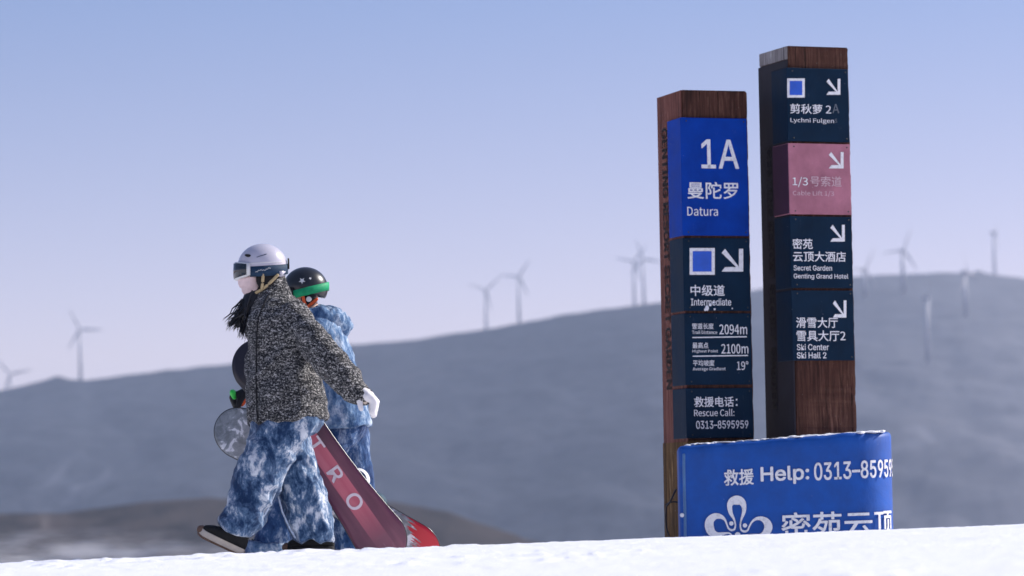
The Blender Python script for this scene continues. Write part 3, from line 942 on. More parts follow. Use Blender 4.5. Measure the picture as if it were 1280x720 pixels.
# snow lying on top of the pad
b = bmesh.new(); rr_ = random.Random(4)
for x0, x1, hgt in ((0.07, 0.30, .022), (0.28, 0.60, .014), (0.52, 0.80, .020), (0.74, 1.02, .034), (0.98, 1.28, .030), (1.22, PW - 0.05, .022)):
    n = 11
    for i in range(n):
        x = x0 + (x1 - x0) * (i + .5) / n
        ball(b, Vector((x, rr_.uniform(0.10, 0.22), pad_top(x) + 0.002)), (x1 - x0) / n * 1.3, 0.11, hgt * .34 * rr_.uniform(.3, 1.25), None, 12, 8)
        ball(b, Vector((x, rr_.uniform(0.25, 0.42), pad_top(x) + 0.002)), (x1 - x0) / n * 1.6, 0.18, hgt * .4 * rr_.uniform(.5, 1.0), None, 12, 8)
me = fuse(b, 0.008, 2); displace(me, lambda p: 0.006 * noise.noise(p * 14) + .003 * noise.noise(p * 40))
so_ = mk('snow_crust', me, M['snow'], None, True, pb0); so_['kind'] = 'stuff'
# wire looped beside the shorter post
WB = at(836, 625, 23.93)
b = bmesh.new()
tube(b, [(at(x, y, 23.93 + dy) - WB, 0.0055) for x, y, dy in ((845, 612, -.02), (842, 618, -.06), (838, 627, -.05), (833, 633, 0), (832, 645, 0.02), (833, 660, 0.02), (837, 672, 0), (840, 690, 0))], 8)
tube(b, [(at(x, y, 23.95) - WB, 0.005) for x, y in ((832, 631), (837, 628), (843, 627), (847, 628))], 8)
wo_ = mk('wire', b, M['wire'], None, True, WB); tag(wo_, 'dark wire looped down the ochre foot of the shorter sign post', 'wire')


# ------------------------------------------------------------------ people
class Fig:
    def __init__(s, Y, bx, by):
        s.Y = Y; b0 = at(bx, by, Y); s.base = Vector((b0.x, Y, gz(b0.x, Y)))

    def P(s, px, py, dy=0.0): return at(px, py, s.Y + dy) - s.base

    def ring(s, L, Rr, dy, dep):
        a, c = s.P(*L, dy), s.P(*Rr, dy)
        return ((a + c) / 2, (c - a) / 2, Vector((0, dep, 0)))

    def loft(s, bm, rings, seg=32, n=2.5): return loft(bm, [s.ring(*r) for r in rings], seg, n)

    def tube(s, bm, pts, seg=14): return tube(bm, [(s.P(x, y, dy), r) for x, y, dy, r in pts], seg)


def ell_band(bm, c, rx, ry, a0, a1, z_of, half_of, th, steps=40, fx=1.0):
    """curved band round a head: angle 0 = straight ahead (-x); closed solid strip"""
    rows = []
    for i in range(steps + 1):
        a = a0 + (a1 - a0) * i / steps; z = z_of(a); h = half_of(a)
        d = Vector((-math.cos(a), -math.sin(a), 0))
        pos = lambda k, zz: c + Vector((d.x * (rx + k), d.y * (ry + k), zz))
        rows.append([bm.verts.new(pos(0, z - h)), bm.verts.new(pos(th, z - h * 0.96)), bm.verts.new(pos(th * 1.15, z)), bm.verts.new(pos(th, z + h * 0.96)), bm.verts.new(pos(0, z + h))])
    for r0, r1 in zip(rows, rows[1:]):
        for j in range(4): bm.faces.new((r0[j], r0[j + 1], r1[j + 1], r1[j]))
        bm.faces.new((r0[4], r0[0], r1[0], r1[4]))
    if abs(a1 - a0) < 2 * math.pi - 1e-3:
        bm.faces.new(rows[0]); bm.faces.new(rows[-1][::-1])
    return bm


def helmet_shell(c, rx, ry, rz, tilt, cut):
    """half shell: sphere cut by a tilted lower line; cut(angle) gives the height of the rim round the head"""
    b = bmesh.new(); seg, rows = 64, 18; L = []
    for j in range(rows + 1):
        rw = []
        for i in range(seg):
            a = 2 * math.pi * i / seg; lo = math.asin(max(-0.95, min(0.95, cut(a))))
            e = lo + (math.pi / 2 - lo) * j / rows if j < rows else math.pi / 2 - 0.001
            rad = 1.0
            rw.append(b.verts.new(Vector((-math.cos(a) * math.cos(e) * rx, -math.sin(a) * math.cos(e) * ry, math.sin(e) * rz))))
        L.append(rw)
    for r0, r1 in zip(L, L[1:]):
        for i in range(seg): b.faces.new((r0[i], r0[(i + 1) % seg], r1[(i + 1) % seg], r1[i]))
    b.faces.new(L[-1])
    me = evaluated(b, [('SOLIDIFY', dict(thickness=0.016, offset=-1)), ('BEVEL', dict(width=0.004, segments=2, limit_method='ANGLE'))])
    T = Matrix.Translation(c) @ Matrix.Rotation(tilt, 4, 'Y')
    me.transform(T); return me, T


def shoe(parent, heel, toe, up, mats, base_dy=0.0):
    """low sneaker between two points of its sole; parts: upper > sole, toe_cap"""
    ax = (toe - heel); L = ax.length; ax.normalize()
    z = (up - ax * up.dot(ax)).normalized(); y = z.cross(ax)
    T = Matrix.Translation(heel) @ Matrix(((ax.x, y.x, z.x), (ax.y, y.y, z.y), (ax.z, y.z, z.z))).to_4x4()
    b = bmesh.new()
    rg = [(0.00, .024, .03, .06), (.05, .038, .03, .115), (.16, .042, .03, .15), (.28, .042, .03, .145), (.40, .040, .03, .112), (.55, .044, .03, .092), (.70, .047, .03, .080), (.84, .046, .03, .070), (.94, .036, .03, .056), (1.0, .016, .03, .024)]
    loft(b, [(Vector((t * L, 0, (z0 + h) / 2)), Vector((0, wd, 0)), Vector((0, 0, (h - z0) / 2 + 0.008))) for t, wd, z0, h in rg], 20, 2.6)
    me = fuse(b, 0.007, 3); displace(me, lambda p: 0.002 * noise.noise(p * 40)); me.transform(T)
    up_ = mk('shoe', me, mats[0], parent)
    b = bmesh.new()
    out = [(0.0, .018), (.03, .032), (.12, .040), (.3, .040), (.45, .039), (.6, .044), (.75, .049), (.88, .047), (.96, .034), (1.015, .014)]
    pts = [(t * L, w_) for t, w_ in out] + [(t * L, -w_) for t, w_ in out[::-1]]
    lo = [b.verts.new((x, w_, 0.0 + 0.010 * max(0, (x / L - .8) * 5) ** 2)) for x, w_ in pts]; hi = [b.verts.new((x, w_ * 1.02, .034 + 0.012 * max(0, (x / L - .8) * 5) ** 2)) for x, w_ in pts]
    n = len(pts)
    for i in range(n): b.faces.new((lo[i], lo[(i + 1) % n], hi[(i + 1) % n], hi[i]))
    b.faces.new(lo[::-1]); b.faces.new(hi)
    bmesh.ops.bevel(b, geom=[e for e in b.edges], offset=0.003, segments=1, affect='EDGES')
    b.transform(T); mk('sole', b, mats[1], up_)
    b = bmesh.new(); ball(b, Vector((L * .965, 0, .032)), .030, .036, .026); b.transform(T); mk('toe_cap', b, mats[2], up_)
    b = bmesh.new(); o2 = [(x, w_) for x, w_ in pts]
    lo = [b.verts.new((x * 1.005, w_ * 1.03, -0.010 + 0.010 * max(0, (x / L - .8) * 5) ** 2)) for x, w_ in pts]; hi = [b.verts.new((x * 1.005, w_ * 1.03, .001 + 0.010 * max(0, (x / L - .8) * 5) ** 2)) for x, w_ in pts]
    for i in range(n): b.faces.new((lo[i], lo[(i + 1) % n], hi[(i + 1) % n], hi[i]))
    b.faces.new(lo[::-1]); b.faces.new(hi); b.transform(T); mk('outsole', b, mats[2], up_)
    b = bmesh.new()
    for k in range(5):
        t = .34 + k * .07; h = np.interp(t, [r[0] for r in rg], [r[3] for r in rg]) + 0.008
        tube(b, [(Vector((t * L, -0.026, h - .012)), .004), (Vector((t * L + .006, 0, h + .004)), .004), (Vector((t * L, 0.026, h - .012)), .004)], 6)
    b.transform(T); mk('laces', b, M['black'], up_)
    return up_


def glove_bm(fig, wrist, knuck, tips, thumb, r=0.0105, voxel=0.0055, sp_=.0207):
    """palm with four separate curled fingers of unequal length and a thumb; every point is (px, py, dy)"""
    b = bmesh.new(); W, K = fig.P(*wrist), fig.P(*knuck); ax = (K - W).normalized()
    side = Vector((0, 1, 0)); nrm = ax.cross(side).normalized()
    q = sp_ / .0207; loft(b, [(W - ax * 0.01, side * .034, nrm * .024 * q), (W + ax * .02, side * .036 * q, nrm * .025 * q), (W.lerp(K, .6), side * .043 * q, nrm * .026 * q), (K, side * .042 * q, nrm * .022 * q), (K + ax * .012, side * .036 * q, nrm * .016 * q)], 20, 2.4)
    for j, (mid, tip, ln) in enumerate(tips):
        o = side * sp_ * (j - 1.5)
        m_, t_ = fig.P(*mid) + o, fig.P(*tip) + o * 0.92
        k_ = K + o; t_ = m_.lerp(t_, ln)
        tube(b, [(k_ - ax * .012, r * 1.15), (k_.lerp(m_, .55), r * 1.12), (m_, r * 1.08), (m_.lerp(t_, .5), r), (t_, r * .88)], 10)
    tube(b, [(fig.P(*p), rr) for p, rr in thumb], 10)
    return fuse(b, voxel, 2)


# ---------------- walker in front
f1 = Fig(20.0, 345, 690)
b = bmesh.new()
f1.tube(b, [(362, 532, 0, .115), (360, 500, 0, .115), (358, 460, 0, .12), (358, 420, 0, .125), (352, 395, 0, .10), (343, 372, 0, .06), (337, 355, 0, .055)])
ball(b, f1.P(327, 335), .095, .078, .118); ball(b, f1.P(316, 355), .050, .050, .045)
tube(b, [(f1.P(303, 343), .016), (f1.P(301, 350), .018)], 8)
for sy in (-1, 1): ball(b, f1.P(331, 342, sy * .078), .016, .012, .028)
f1.tube(b, [(365, 405, -.15, .055), (398, 440, -.25, .048), (425, 465, -.27, .042), (446, 489, -.27, .032), (452, 495, -.27, .030)])
f1.tube(b, [(358, 405, .15, .055), (352, 445, .20, .046), (345, 480, .20, .040), (344, 505, .22, .034)])
f1.tube(b, [(355, 530, -.08, .09), (330, 580, -.09, .075), (312, 620, -.09, .058), (302, 660, -.09, .045), (290, 672, -.09, .04)])
f1.tube(b, [(362, 530, .06, .08), (371, 590, .09, .065), (384, 640, .09, .05), (400, 675, .09, .045), (384, 682, .09, .035)])
me = fuse(b, 0.014, 3)
front = mk('person', me, M['skin'], None, True, f1.base)
tag(front, 'walker in black and white tweed coat, washed blue trousers and white helmet, glove trailing behind', 'person')
# trousers
b = bmesh.new()
f1.loft(b, [((318, 515), (404, 508), -.01, .19), ((317, 535), (402, 530), -.02, .20), ((311, 552), (385, 548), -.07, .155), ((301, 571), (369, 570), -.09, .14), ((292, 605), (350, 607), -.09, .13),
            ((283, 632), (337, 634), -.09, .125), ((275, 651), (325, 660), -.09, .125), ((279, 660), (313, 672), -.09, .115)])
f1.loft(b, [((330, 525), (402, 522), .06, .17), ((345, 548), (384, 543), .08, .15), ((346, 575), (392, 571), .09, .135), ((349, 612), (403, 611), .09, .13), ((356, 642), (414, 644), .09, .13), ((365, 668), (417, 668), .09, .125), ((369, 676), (417, 677), .09, .12)])
me = fuse(b, 0.009, 4)
displace(me, both(folds((0.55, 0.2, -0.8), 6.5, .027, .10, 1.0, .2), folds((-0.8, 0, -0.45), 13, .008, .25, 4.0, .4)))
tr = mk('trousers', me, M['denim'], front)
for side_pts in (((390, 531, -.14), (372, 562, -.14), (349, 603, -.14), (337, 632, -.13), (324, 656, -.12), (316, 668, -.11)), ((347, 618, -.03), (353, 640, -.03), (362, 660, -.03), (369, 672, -.03))):
    b = bmesh.new(); f1.tube(b, [(x, y, d, .005) for x, y, d in side_pts], 8); mk('seam', b, M['denim_seam'], tr)
# coat
b = bmesh.new()
f1.loft(b, [((333, 357), (352, 349), 0, .080), ((324, 368), (361, 362), 0, .105), ((317, 384), (374, 378), 0, .17), ((311, 402), (385, 395), 0, .215), ((310, 430), (393, 427), 0, .22),
            ((310, 470), (401, 468), 0, .212), ((311, 503), (405, 500), 0, .215), ((313, 524), (407, 518), 0, .22), ((314, 530), (406, 522), 0, .222)], 36, 2.6)
f1.tube(b, [(367, 397, -.15, .085), (385, 417, -.22, .088), (403, 440, -.265, .085), (421, 462, -.275, .077), (440, 482, -.27, .072), (449, 491, -.27, .070), (451, 493, -.27, .069)])
f1.tube(b, [(362, 398, .13, .085), (358, 430, .19, .095), (352, 462, .22, .085), (347, 490, .24, .072)])
me = fuse(b, 0.011, 4)
def coat_fn(p):
    return 0
displace(me, both(folds((0.6, 0.1, 0.75), 5.5, .030, .2, 2.0, .25), folds((1, 0.2, -0.15), 9, .011, .2, 8.0, .35), lambda p: 0.003 * noise.noise(p * 55)))
coat = mk('coat', me, M['tweed'], front)
b = bmesh.new()
cs = [v.co.copy() for v in coat.data.vertices]
pl = []
for x, y in ((334, 370), (328, 383), (323, 398), (321, 415), (320.5, 435), (320, 455), (320, 475), (320.5, 495), (321, 512), (322, 526)):
    q = f1.P(x, y, -.2); near_ = [c for c in cs if abs(c.x - q.x) < .012 and abs(c.z - q.z) < .012]
    pl.append((Vector((q.x, min((c.y for c in near_), default=-.18) - .001, q.z)), .0042))
tube(b, pl, 8)
mk('placket', b, M['black'], coat)
# collar lapping over the neck
b = bmesh.new(); rows_ = []
cn = f1.P(338.5, 361)
for i in range(40):
    a = 2 * math.pi * i / 40; rw = []
    for k, (rad, dz) in enumerate(((.084, -.055), (.087, -.02), (.082, .015), (.072, .028), (.064, .01), (.062, -.05))):
        lean = -0.35 * math.cos(a) * 0 + 0
        rw.append(b.verts.new(cn + Vector((math.cos(a) * rad * 1.0, math.sin(a) * rad * 1.05, dz + math.cos(a) * .050 * (1 if k else .9)))))
    rows_.append(rw)
for i in range(40):
    r0, r1 = rows_[i], rows_[(i + 1) % 40]
    for k in range(6): b.faces.new((r0[k], r0[(k + 1) % 6], r1[(k + 1) % 6], r1[k]))
me = fuse(b, 0.008, 2); displace(me, lambda p: 0.004 * noise.noise(p * 30))
mk('collar', me, M['tweed'], coat)
# near glove
me = glove_bm(f1, (449, 489, -.27), (463, 497, -.27),
              [((468.5, 502, -.27), (466, 516, -.27), .98), ((469.5, 502, -.27), (467, 517.5, -.27), 1.06), ((469, 502, -.27), (466, 517, -.27), 1.0), ((467, 501, -.27), (464, 513, -.27), .86)],
              [((448, 494, -.295), .018), ((449, 502, -.305), .017), ((451.5, 511, -.31), .0150)], .0230, .007, .030)
displace(me, lambda p: 0.0015 * noise.noise(p * 60))
gl = mk('glove', me, M['glove'], front)
b = bmesh.new(); f1.tube(b, [(447, 489, -.27, .046), (451, 493, -.27, .046), (456, 497, -.27, .043)]); me = fuse(b, .007, 3); displace(me, lambda p: .004 * noise.noise(p * 35)); mk('glove_cuff', me, M['glove_cream'], gl)
b = bmesh.new()
W_, K_ = f1.P(455, 492, -.27), f1.P(463, 499, -.27); ax_ = (K_ - W_).normalized(); n_ = ax_.cross(Vector((0, 1, 0)))
loft(b, [(W_ + ax_ * .016, Vector((0, .0485, 0)), n_ * .0405), (W_ + ax_ * .026, Vector((0, .0485, 0)), n_ * .0405)], 24, 2.3); mk('glove_strap', b, M['black'], gl)
# far glove, closed on the edge of the board it carries
me = glove_bm(f1, (345, 500, .24), (344, 513, .25), [((345, 525, .30), (349, 519, .335), 1), ((345, 526, .30), (349, 519, .335), 1), ((345, 526, .30), (349, 519, .335), 1), ((345, 524, .30), (349, 519, .335), .9)],
              [((348, 503, .22), .013), ((351, 512, .225), .0125), ((354, 519, .235), .011)], .0115)
mk('glove', me, M['glove'], front)
# shoes
shoe(front, f1.P(303, 694, -.09), f1.P(247.5, 668, -.09), Vector((-0.3, 0, 1)), (M['shoe'], M['sole'], M['gum']))
g_ = gz(f1.base.x + .2, 20.09) - f1.base.z - .004
h_, t_ = f1.P(418, 688, .09), f1.P(357, 690, .09); h_.z = t_.z = g_
shoe(front, h_, t_, Vector((0, 0, 1)), (M['shoe'], M['shoe'], M['gum']))
# hair
b = bmesh.new(); rd = random.Random(11)
core = [(329, 352, 0), (321, 365, 0), (312, 380, -.03), (304, 394, -.05), (298, 405, -.06)]
f1.tube(b, [(331, 350, 0, .055), (322, 364, 0, .062), (314, 379, -.03, .055), (307, 393, -.05, .040), (301, 403, -.06, .020), (297, 409, -.06, .006)])
for k in range(170):
    u = rd.uniform(-1, 1); s = rd.uniform(0.2, 1)
    sx, sy_ = rd.gauss(0, 5), rd.gauss(0, 3.5)
    st = rd.choice((1, 1, 2, 2, 3)); p0 = core[st]
    ex = rd.choice(((285, 402), (289, 405), (292, 409), (300, 414), (302, 418), (287, 408), (304, 421), (296, 400), (306, 405)))
    e = (ex[0] + rd.gauss(0, 3.0), ex[1] + rd.gauss(0, 3.2))
    y0, y1 = p0[2] + rd.gauss(0, .035), -.06 + rd.gauss(0, .045)
    pts = []
    for i in range(7):
        t = i / 6; bow = math.sin(t * math.pi) * rd.uniform(-2, 3)
        pts.append((f1.P(p0[0] + sx * (1 - t) + (e[0] - p0[0]) * t + bow * .5, p0[1] + sy_ * (1 - t) + (e[1] - p0[1]) * t + bow, y0 + (y1 - y0) * t), (.0048 * (1 - t) ** .7 + .0007)))
    tube(b, pts, 6)
mk('hair', b, M['hair'], front)
# helmet, goggles, mask, straps
hc = f1.P(328, 332)
me, T = helmet_shell(hc, .137, .118, .122, R(-3), lambda a: -0.02 - .20 * (0.5 - 0.5 * math.cos(a)) - 0.13 * math.exp(-((abs(((a + math.pi) % (2 * math.pi)) - math.pi) - 1.75) / .55) ** 2))
hel = mk('helmet', me, M['helmet_white'], front)


def on_shell(a, e, k=1.0, rx=.137, ry=.118, rz=.122): return T @ Vector((-math.cos(a) * math.cos(e) * rx * k, -math.sin(a) * math.cos(e) * ry * k, math.sin(e) * rz * k))


for sgn in (1, -1):
    for a, e, rx_, rz_ in ((0.98, .46, .021, .0085),):
        b = bmesh.new(); ball(b, on_shell(a * sgn, e, .995), rx_, .012, rz_, Matrix.Rotation(R(14), 3, 'Y')); mk('vent', b, M['black'], hel)
b = bmesh.new(); tube(b, [(on_shell(1.42 + .06 * i, .34 + .018 * i, 1.004), .0022) for i in range(8)], 6); mk('maker_mark', b, M['navy'], hel)
b = bmesh.new(); tube(b, [(on_shell(a, .05 + .10 * math.cos(a) * .3 + .02, 1.004), .0018) for a in np.linspace(.9, 2.6, 20)], 6); mk('trim_line', b, M['frame_white'], hel)
zs = lambda a: -.036 + .040 * (1 - math.cos(abs(a) - 1.2)) if abs(a) > 1.2 else -.036
b = bmesh.new(); ell_band(b, hc, .136, .116, 1.12, 2 * math.pi - 1.12, lambda a: -.040 + .026 * (0.5 - 0.5 * math.cos(a - 1.1)) , lambda a: .029, .006, 56)
strap = mk('goggle_strap', b, M['navy'], hel)
b = bmesh.new()
for i, (a_, dz) in enumerate(((1.35, -.008), (1.42, .004), (1.5, -.004), (1.58, .006), (1.66, -.002), (1.74, .006), (1.82, .004))):
    pass
tube(b, [(hc + Vector((-math.cos(a) * .1435, -math.sin(a) * .1235, -.043 + .03 * (a - 1.3) + .006 * math.sin(a * 41) * math.cos(a * 23 + 1))), .0012) for a in np.linspace(1.36, 1.95, 60)], 6)
mk('strap_mark', b, M['frame_white'], strap)
b = bmesh.new(); box(b, hc + Vector((.145, 0, .008)), (.004, .020, .030), None, .002); mk('strap_clip', b, M['black'], hel)
b = bmesh.new(); loft(b, [(f1.P(352, 340), Vector((.030, 0, 0)), Vector((0, .09, 0))), (f1.P(351, 344), Vector((.026, 0, 0)), Vector((0, .085, 0))), (f1.P(350, 347), Vector((.018, 0, 0)), Vector((0, .075, 0)))], 24, 2.4); mk('rear_cradle', b, M['helmet_white'], hel)
gc = f1.P(325, 339)
hw = lambda a: .052 - .018 * (abs(a) / 1.2) ** 2
b = bmesh.new(); ell_band(b, gc, .118, .104, -1.22, 1.22, lambda a: .004 * abs(a), hw, .022, 40)
gog = mk('goggles', b, M['frame_white'], hel)
b = bmesh.new(); ell_band(b, gc, .128, .113, -1.08, 1.08, lambda a: .004 * abs(a), lambda a: hw(a) - .0075, .0185, 40); mk('lens', b, M['lens'], gog)
for sgn in (-1, 1):
    b = bmesh.new(); ball(b, f1.P(333, 349, sgn * .083), .058, .028, .060); mk('ear_pad', b, M['black'], hel)
    b = bmesh.new()
    tube(b, [(f1.P(x, y, sgn * d), .0085) for x, y, d in ((329, 341, .118), (328.5, 350, .120), (328, 356, .119), (327.5, 361, .108))], 8, True, .45)
    tube(b, [(f1.P(x, y, sgn * d), .0085) for x, y, d in ((347, 344, .108), (340, 351, .118), (333, 357.5, .118), (327, 362, .098), (320, 366, .07), (314, 371, .02))], 8, True, .45)
    mk('chin_strap', b, M['tan'], hel)
    b = bmesh.new(); box(b, f1.P(328, 353.5, sgn * .119), (.011, .004, .004), None, .001); box(b, f1.P(335, 355.5, sgn * .117), (.012, .004, .005), Matrix.Rotation(R(40), 3, 'Y'), .001); mk('buckle', b, M['black'], hel)
b = bmesh.new(); f1.loft(b, [((299, 348), (328, 346), 0, .090), ((298, 353), (328, 352), 0, .089), ((299.5, 358), (328, 356), 0, .084), ((303.5, 361.5), (327, 361), 0, .073), ((302.5, 365), (327, 364), 0, .066), ((305, 369), (325, 368), 0, .055), ((310, 373.5), (327, 372), 0, .045)], 28, 2.1)
me = fuse(b, .007, 3); displace(me, folds((0.6, 0, .5), 22, .0075, .3, 3.0)); mk('face_mask', me, M['mask'], front)

# ---------------- walker behind
f2 = Fig(20.95, 400, 690)
b = bmesh.new()
f2.tube(b, [(415, 545, 0, .11), (412, 510, 0, .115), (405, 460, 0, .12), (400, 425, 0, .12), (394, 405, 0, .09), (389, 392, 0, .058), (385, 380, 0, .055)])
ball(b, f2.P(380, 362), .092, .076, .112); ball(b, f2.P(369, 379), .048, .048, .042); tube(b, [(f2.P(358, 368), .015), (f2.P(356, 375), .017)], 8)
for sy in (-1, 1): ball(b, f2.P(385, 368, sy * .076), .015, .012, .026)
f2.tube(b, [(400, 415, -.13, .052), (372, 452, -.20, .045), (335, 478, -.24, .040), (310, 492, -.26, .032)])
f2.tube(b, [(405, 415, .14, .052), (425, 455, .20, .045), (432, 490, .20, .040), (430, 520, .20, .032)])
f2.tube(b, [(408, 545, -.07, .085), (375, 600, -.08, .07), (350, 640, -.08, .055), (335, 680, -.08, .042)])
f2.tube(b, [(425, 545, .07, .085), (437, 600, .08, .07), (440, 640, .08, .055), (435, 682, .08, .042)])
me = fuse(b, .014, 3)
back = mk('person', me, M['skin'], None, True, f2.base)
tag(back, 'walker in blue denim hooded jacket and black helmet, half hidden behind the tweed coat', 'person')
b = bmesh.new()
f2.loft(b, [((374, 530), (460, 522), 0, .17), ((372, 550), (456, 545), 0, .185), ((362, 572), (425, 570), -.08, .14), ((345, 605), (402, 605), -.08, .125), ((331, 640), (382, 643), -.08, .12), ((320, 668), (368, 672), -.08, .12), ((314, 688), (366, 694), -.08, .12)])
f2.loft(b, [((395, 530), (458, 525), .05, .16), ((402, 555), (461, 552), .08, .14), ((408, 590), (466, 588), .08, .125), ((412, 615), (468, 612), .08, .12), ((414, 650), (458, 652), .08, .115), ((417, 690), (448, 692), .08, .11)])
me = fuse(b, .012, 4); displace(me, both(folds((0.3, .2, -.9), 9, .013, .35, 5.0), folds((1, 0, -.3), 12, .007, .4, 9.0)))
mk('trousers', me, M['denim_dark'], back)
b = bmesh.new(); f2.loft(b, [((308, 676), (368, 680), -.08, .135), ((306, 684), (370, 688), -.08, .14), ((307, 694), (370, 698), -.08, .14)]); me = fuse(b, .011, 3); displace(me, folds((0, .2, 1), 14, .008, .4, 2.0)); mk('trouser_cuff', me, M['denim_jacket'], back)
b = bmesh.new()
f2.loft(b, [((378, 392), (406, 386), 0, .09), ((368, 402), (421, 396), 0, .17), ((358, 418), (430, 412), 0, .21), ((354, 440), (437, 434), 0, .215), ((356, 470), (445, 462), 0, .215), ((362, 505), (454, 496), 0, .22), ((369, 535), (462, 526), 0, .225), ((371, 543), (464, 532), 0, .225)], 34, 2.5)
f2.tube(b, [(398, 412, -.13, .085), (385, 440, -.18, .085), (362, 462, -.22, .078), (335, 480, -.24, .066), (318, 488, -.255, .056)])
f2.tube(b, [(408, 415, .13, .085), (424, 450, .19, .085), (432, 480, .20, .075), (431, 505, .20, .064)])
me = fuse(b, .012, 4); displace(me, both(folds((0.4, .2, .9), 8, .016, .35, 3.0), folds((1, 0, .3), 11, .008, .4, 6.0)))
jk = mk('jacket', me, M['denim_jacket'], back)
b = bmesh.new(); hp = [(377, 394, -.09), (388, 394, -.125), (402, 393, -.13), (416, 395, -.10), (425, 403, -.05), (428, 407, 0), (425, 403, .05), (416, 395, .10), (402, 389, .13), (388, 389, .125)]
f2.tube(b, [(x, y, d, r_) for (x, y, d), r_ in zip(hp, (.028, .040, .046, .052, .056, .058, .056, .052, .046, .036))])
f2.tube(b, [(398, 396, 0, .07), (412, 400, 0, .075), (424, 412, 0, .055)])
f2.tube(b, [(399, 389, -.07, .030), (409, 389, -.06, .038), (420, 396, -.03, .045), (424, 403, .03, .04)])
me = fuse(b, .010, 3); displace(me, both(folds((.7, .3, .5), 15, .016, .4, 12.0, .4), lambda p: 0.006 * noise.noise(p * 16)))
mk('hood', me, M['denim_jacket'], jk)
me = glove_bm(f2, (312, 489, -.26), (300, 492, -.27), [((291, 496, -.27), (294, 505, -.24), .9), ((290, 497, -.27), (294, 507, -.24), 1), ((290, 497, -.27), (294, 508, -.24), 1), ((291, 497, -.27), (295, 505, -.24), .85)],
              [((306, 491, -.30), .021), ((301, 499, -.32), .021), ((298, 507, -.325), .017)], .0185, .008)
gb = mk('glove', me, M['black'], back)
b = bmesh.new(); ball(b, f2.P(292, 493.5, -.285), .021, .050, .034, Matrix.Rotation(R(-18), 3, 'Y')); me = fuse(b, .007, 2); displace(me, lambda p: .004 * noise.noise(p * 40)); mk('glove_patch', me, M['lime'], gb)
b = bmesh.new(); ball(b, f2.P(304, 503, -.30), .014, .02, .026, Matrix.Rotation(R(30), 3, 'Y')); mk('glove_tab', b, M['orange'], gb)
me = glove_bm(f2, (430, 520, .20), (429, 534, .20), [((428, 545, .19), (424, 549, .17), 1)] * 4, [((425, 522, .17), .013), ((422, 531, .165), .012), ((421, 539, .16), .011)], .0115)
mk('glove', me, M['black'], back)
for hx, tx, dy in ((345, 286, -.08), (440, 382, .08)):
    h_, t_ = f2.P(hx, 690, dy), f2.P(tx + 8, 690, dy); h_.z = t_.z = gz(f2.base.x, f2.Y) - f2.base.z + .01
    shoe(back, h_, t_, Vector((0, 0, 1)), (M['shoe'], M['gum'], M['gum']))
hc2 = f2.P(382, 360)
me, T = helmet_shell(hc2, .130, .114, .122, R(6), lambda a: -0.12 - .30 * (0.5 - 0.5 * math.cos(a)))
h2 = mk('helmet', me, M['helmet_black'], back)
b = bmesh.new(); ell_band(b, hc2, .130, .114, .95, 2 * math.pi - .95, lambda a: -.052 + .062 * (0.5 - 0.5 * math.cos(a - .25 * (1 if a < math.pi else -1))) , lambda a: .024, .007, 56)
mk('goggle_strap', b, M['green'], h2)
b = bmesh.new(); gc2 = f2.P(378, 369); ell_band(b, gc2, .118, .102, -1.2, 1.2, lambda a: .004 * abs(a), hw, .022, 36); g2 = mk('goggles', b, M['black'], h2)
b = bmesh.new(); ell_band(b, gc2, .128, .111, -1.06, 1.06, lambda a: .004 * abs(a), lambda a: hw(a) - .011, .0185, 36); mk('lens', b, M['lens'], g2)
def star(b, c, r, nrm):
    u = Vector((1, 0, 0)); u = (u - nrm * u.dot(nrm)).normalized(); v = nrm.cross(u)
    ring = [b.verts.new(c + (u * math.cos(a) + v * math.sin(a)) * (r if i % 2 else r * .42)) for i, a in enumerate(i * math.pi / 5 + .3 for i in range(10))]
    cc = b.verts.new(c)
    for i in range(10): b.faces.new((cc, ring[i], ring[(i + 1) % 10]))
for px_, py_, r_ in ((379, 352.5, .021), (389, 349.5, .010)):
    q = f2.P(px_, py_) - hc2; xx, zz = q.x / .130, q.z / .122; yy = -math.sqrt(max(.02, 1 - xx * xx - zz * zz))
    n_ = Vector((xx / .130, yy / .114, zz / .122)).normalized(); b = bmesh.new(); star(b, hc2 + Vector((xx * .130, yy * .114, zz * .122)) * 1.012, r_, n_); mk('star_mark', b, M['frame_white'], h2, False)
for sgn in (-1, 1):
    b = bmesh.new(); ball(b, f2.P(386, 373, sgn * .082), .046, .024, .046); mk('ear_pad', b, M['black'], h2)
    b = bmesh.new(); ball(b, f2.P(386, 374, sgn * .107), .016, .004, .016); mk('ear_disc', b, M['frame_white'], h2)
    b = bmesh.new()
    tube(b, [(f2.P(x, y, sgn * d), .009) for x, y, d in ((378, 368, .110), (380, 376, .112), (382.5, 384, .10))], 8, True, .45)
    tube(b, [(f2.P(x, y, sgn * d), .009) for x, y, d in ((396, 374, .098), (390, 379, .110), (383, 384.5, .102), (376, 388, .06), (371, 391, .01))], 8, True, .45)
    mk('chin_strap', b, M['orange'], h2)


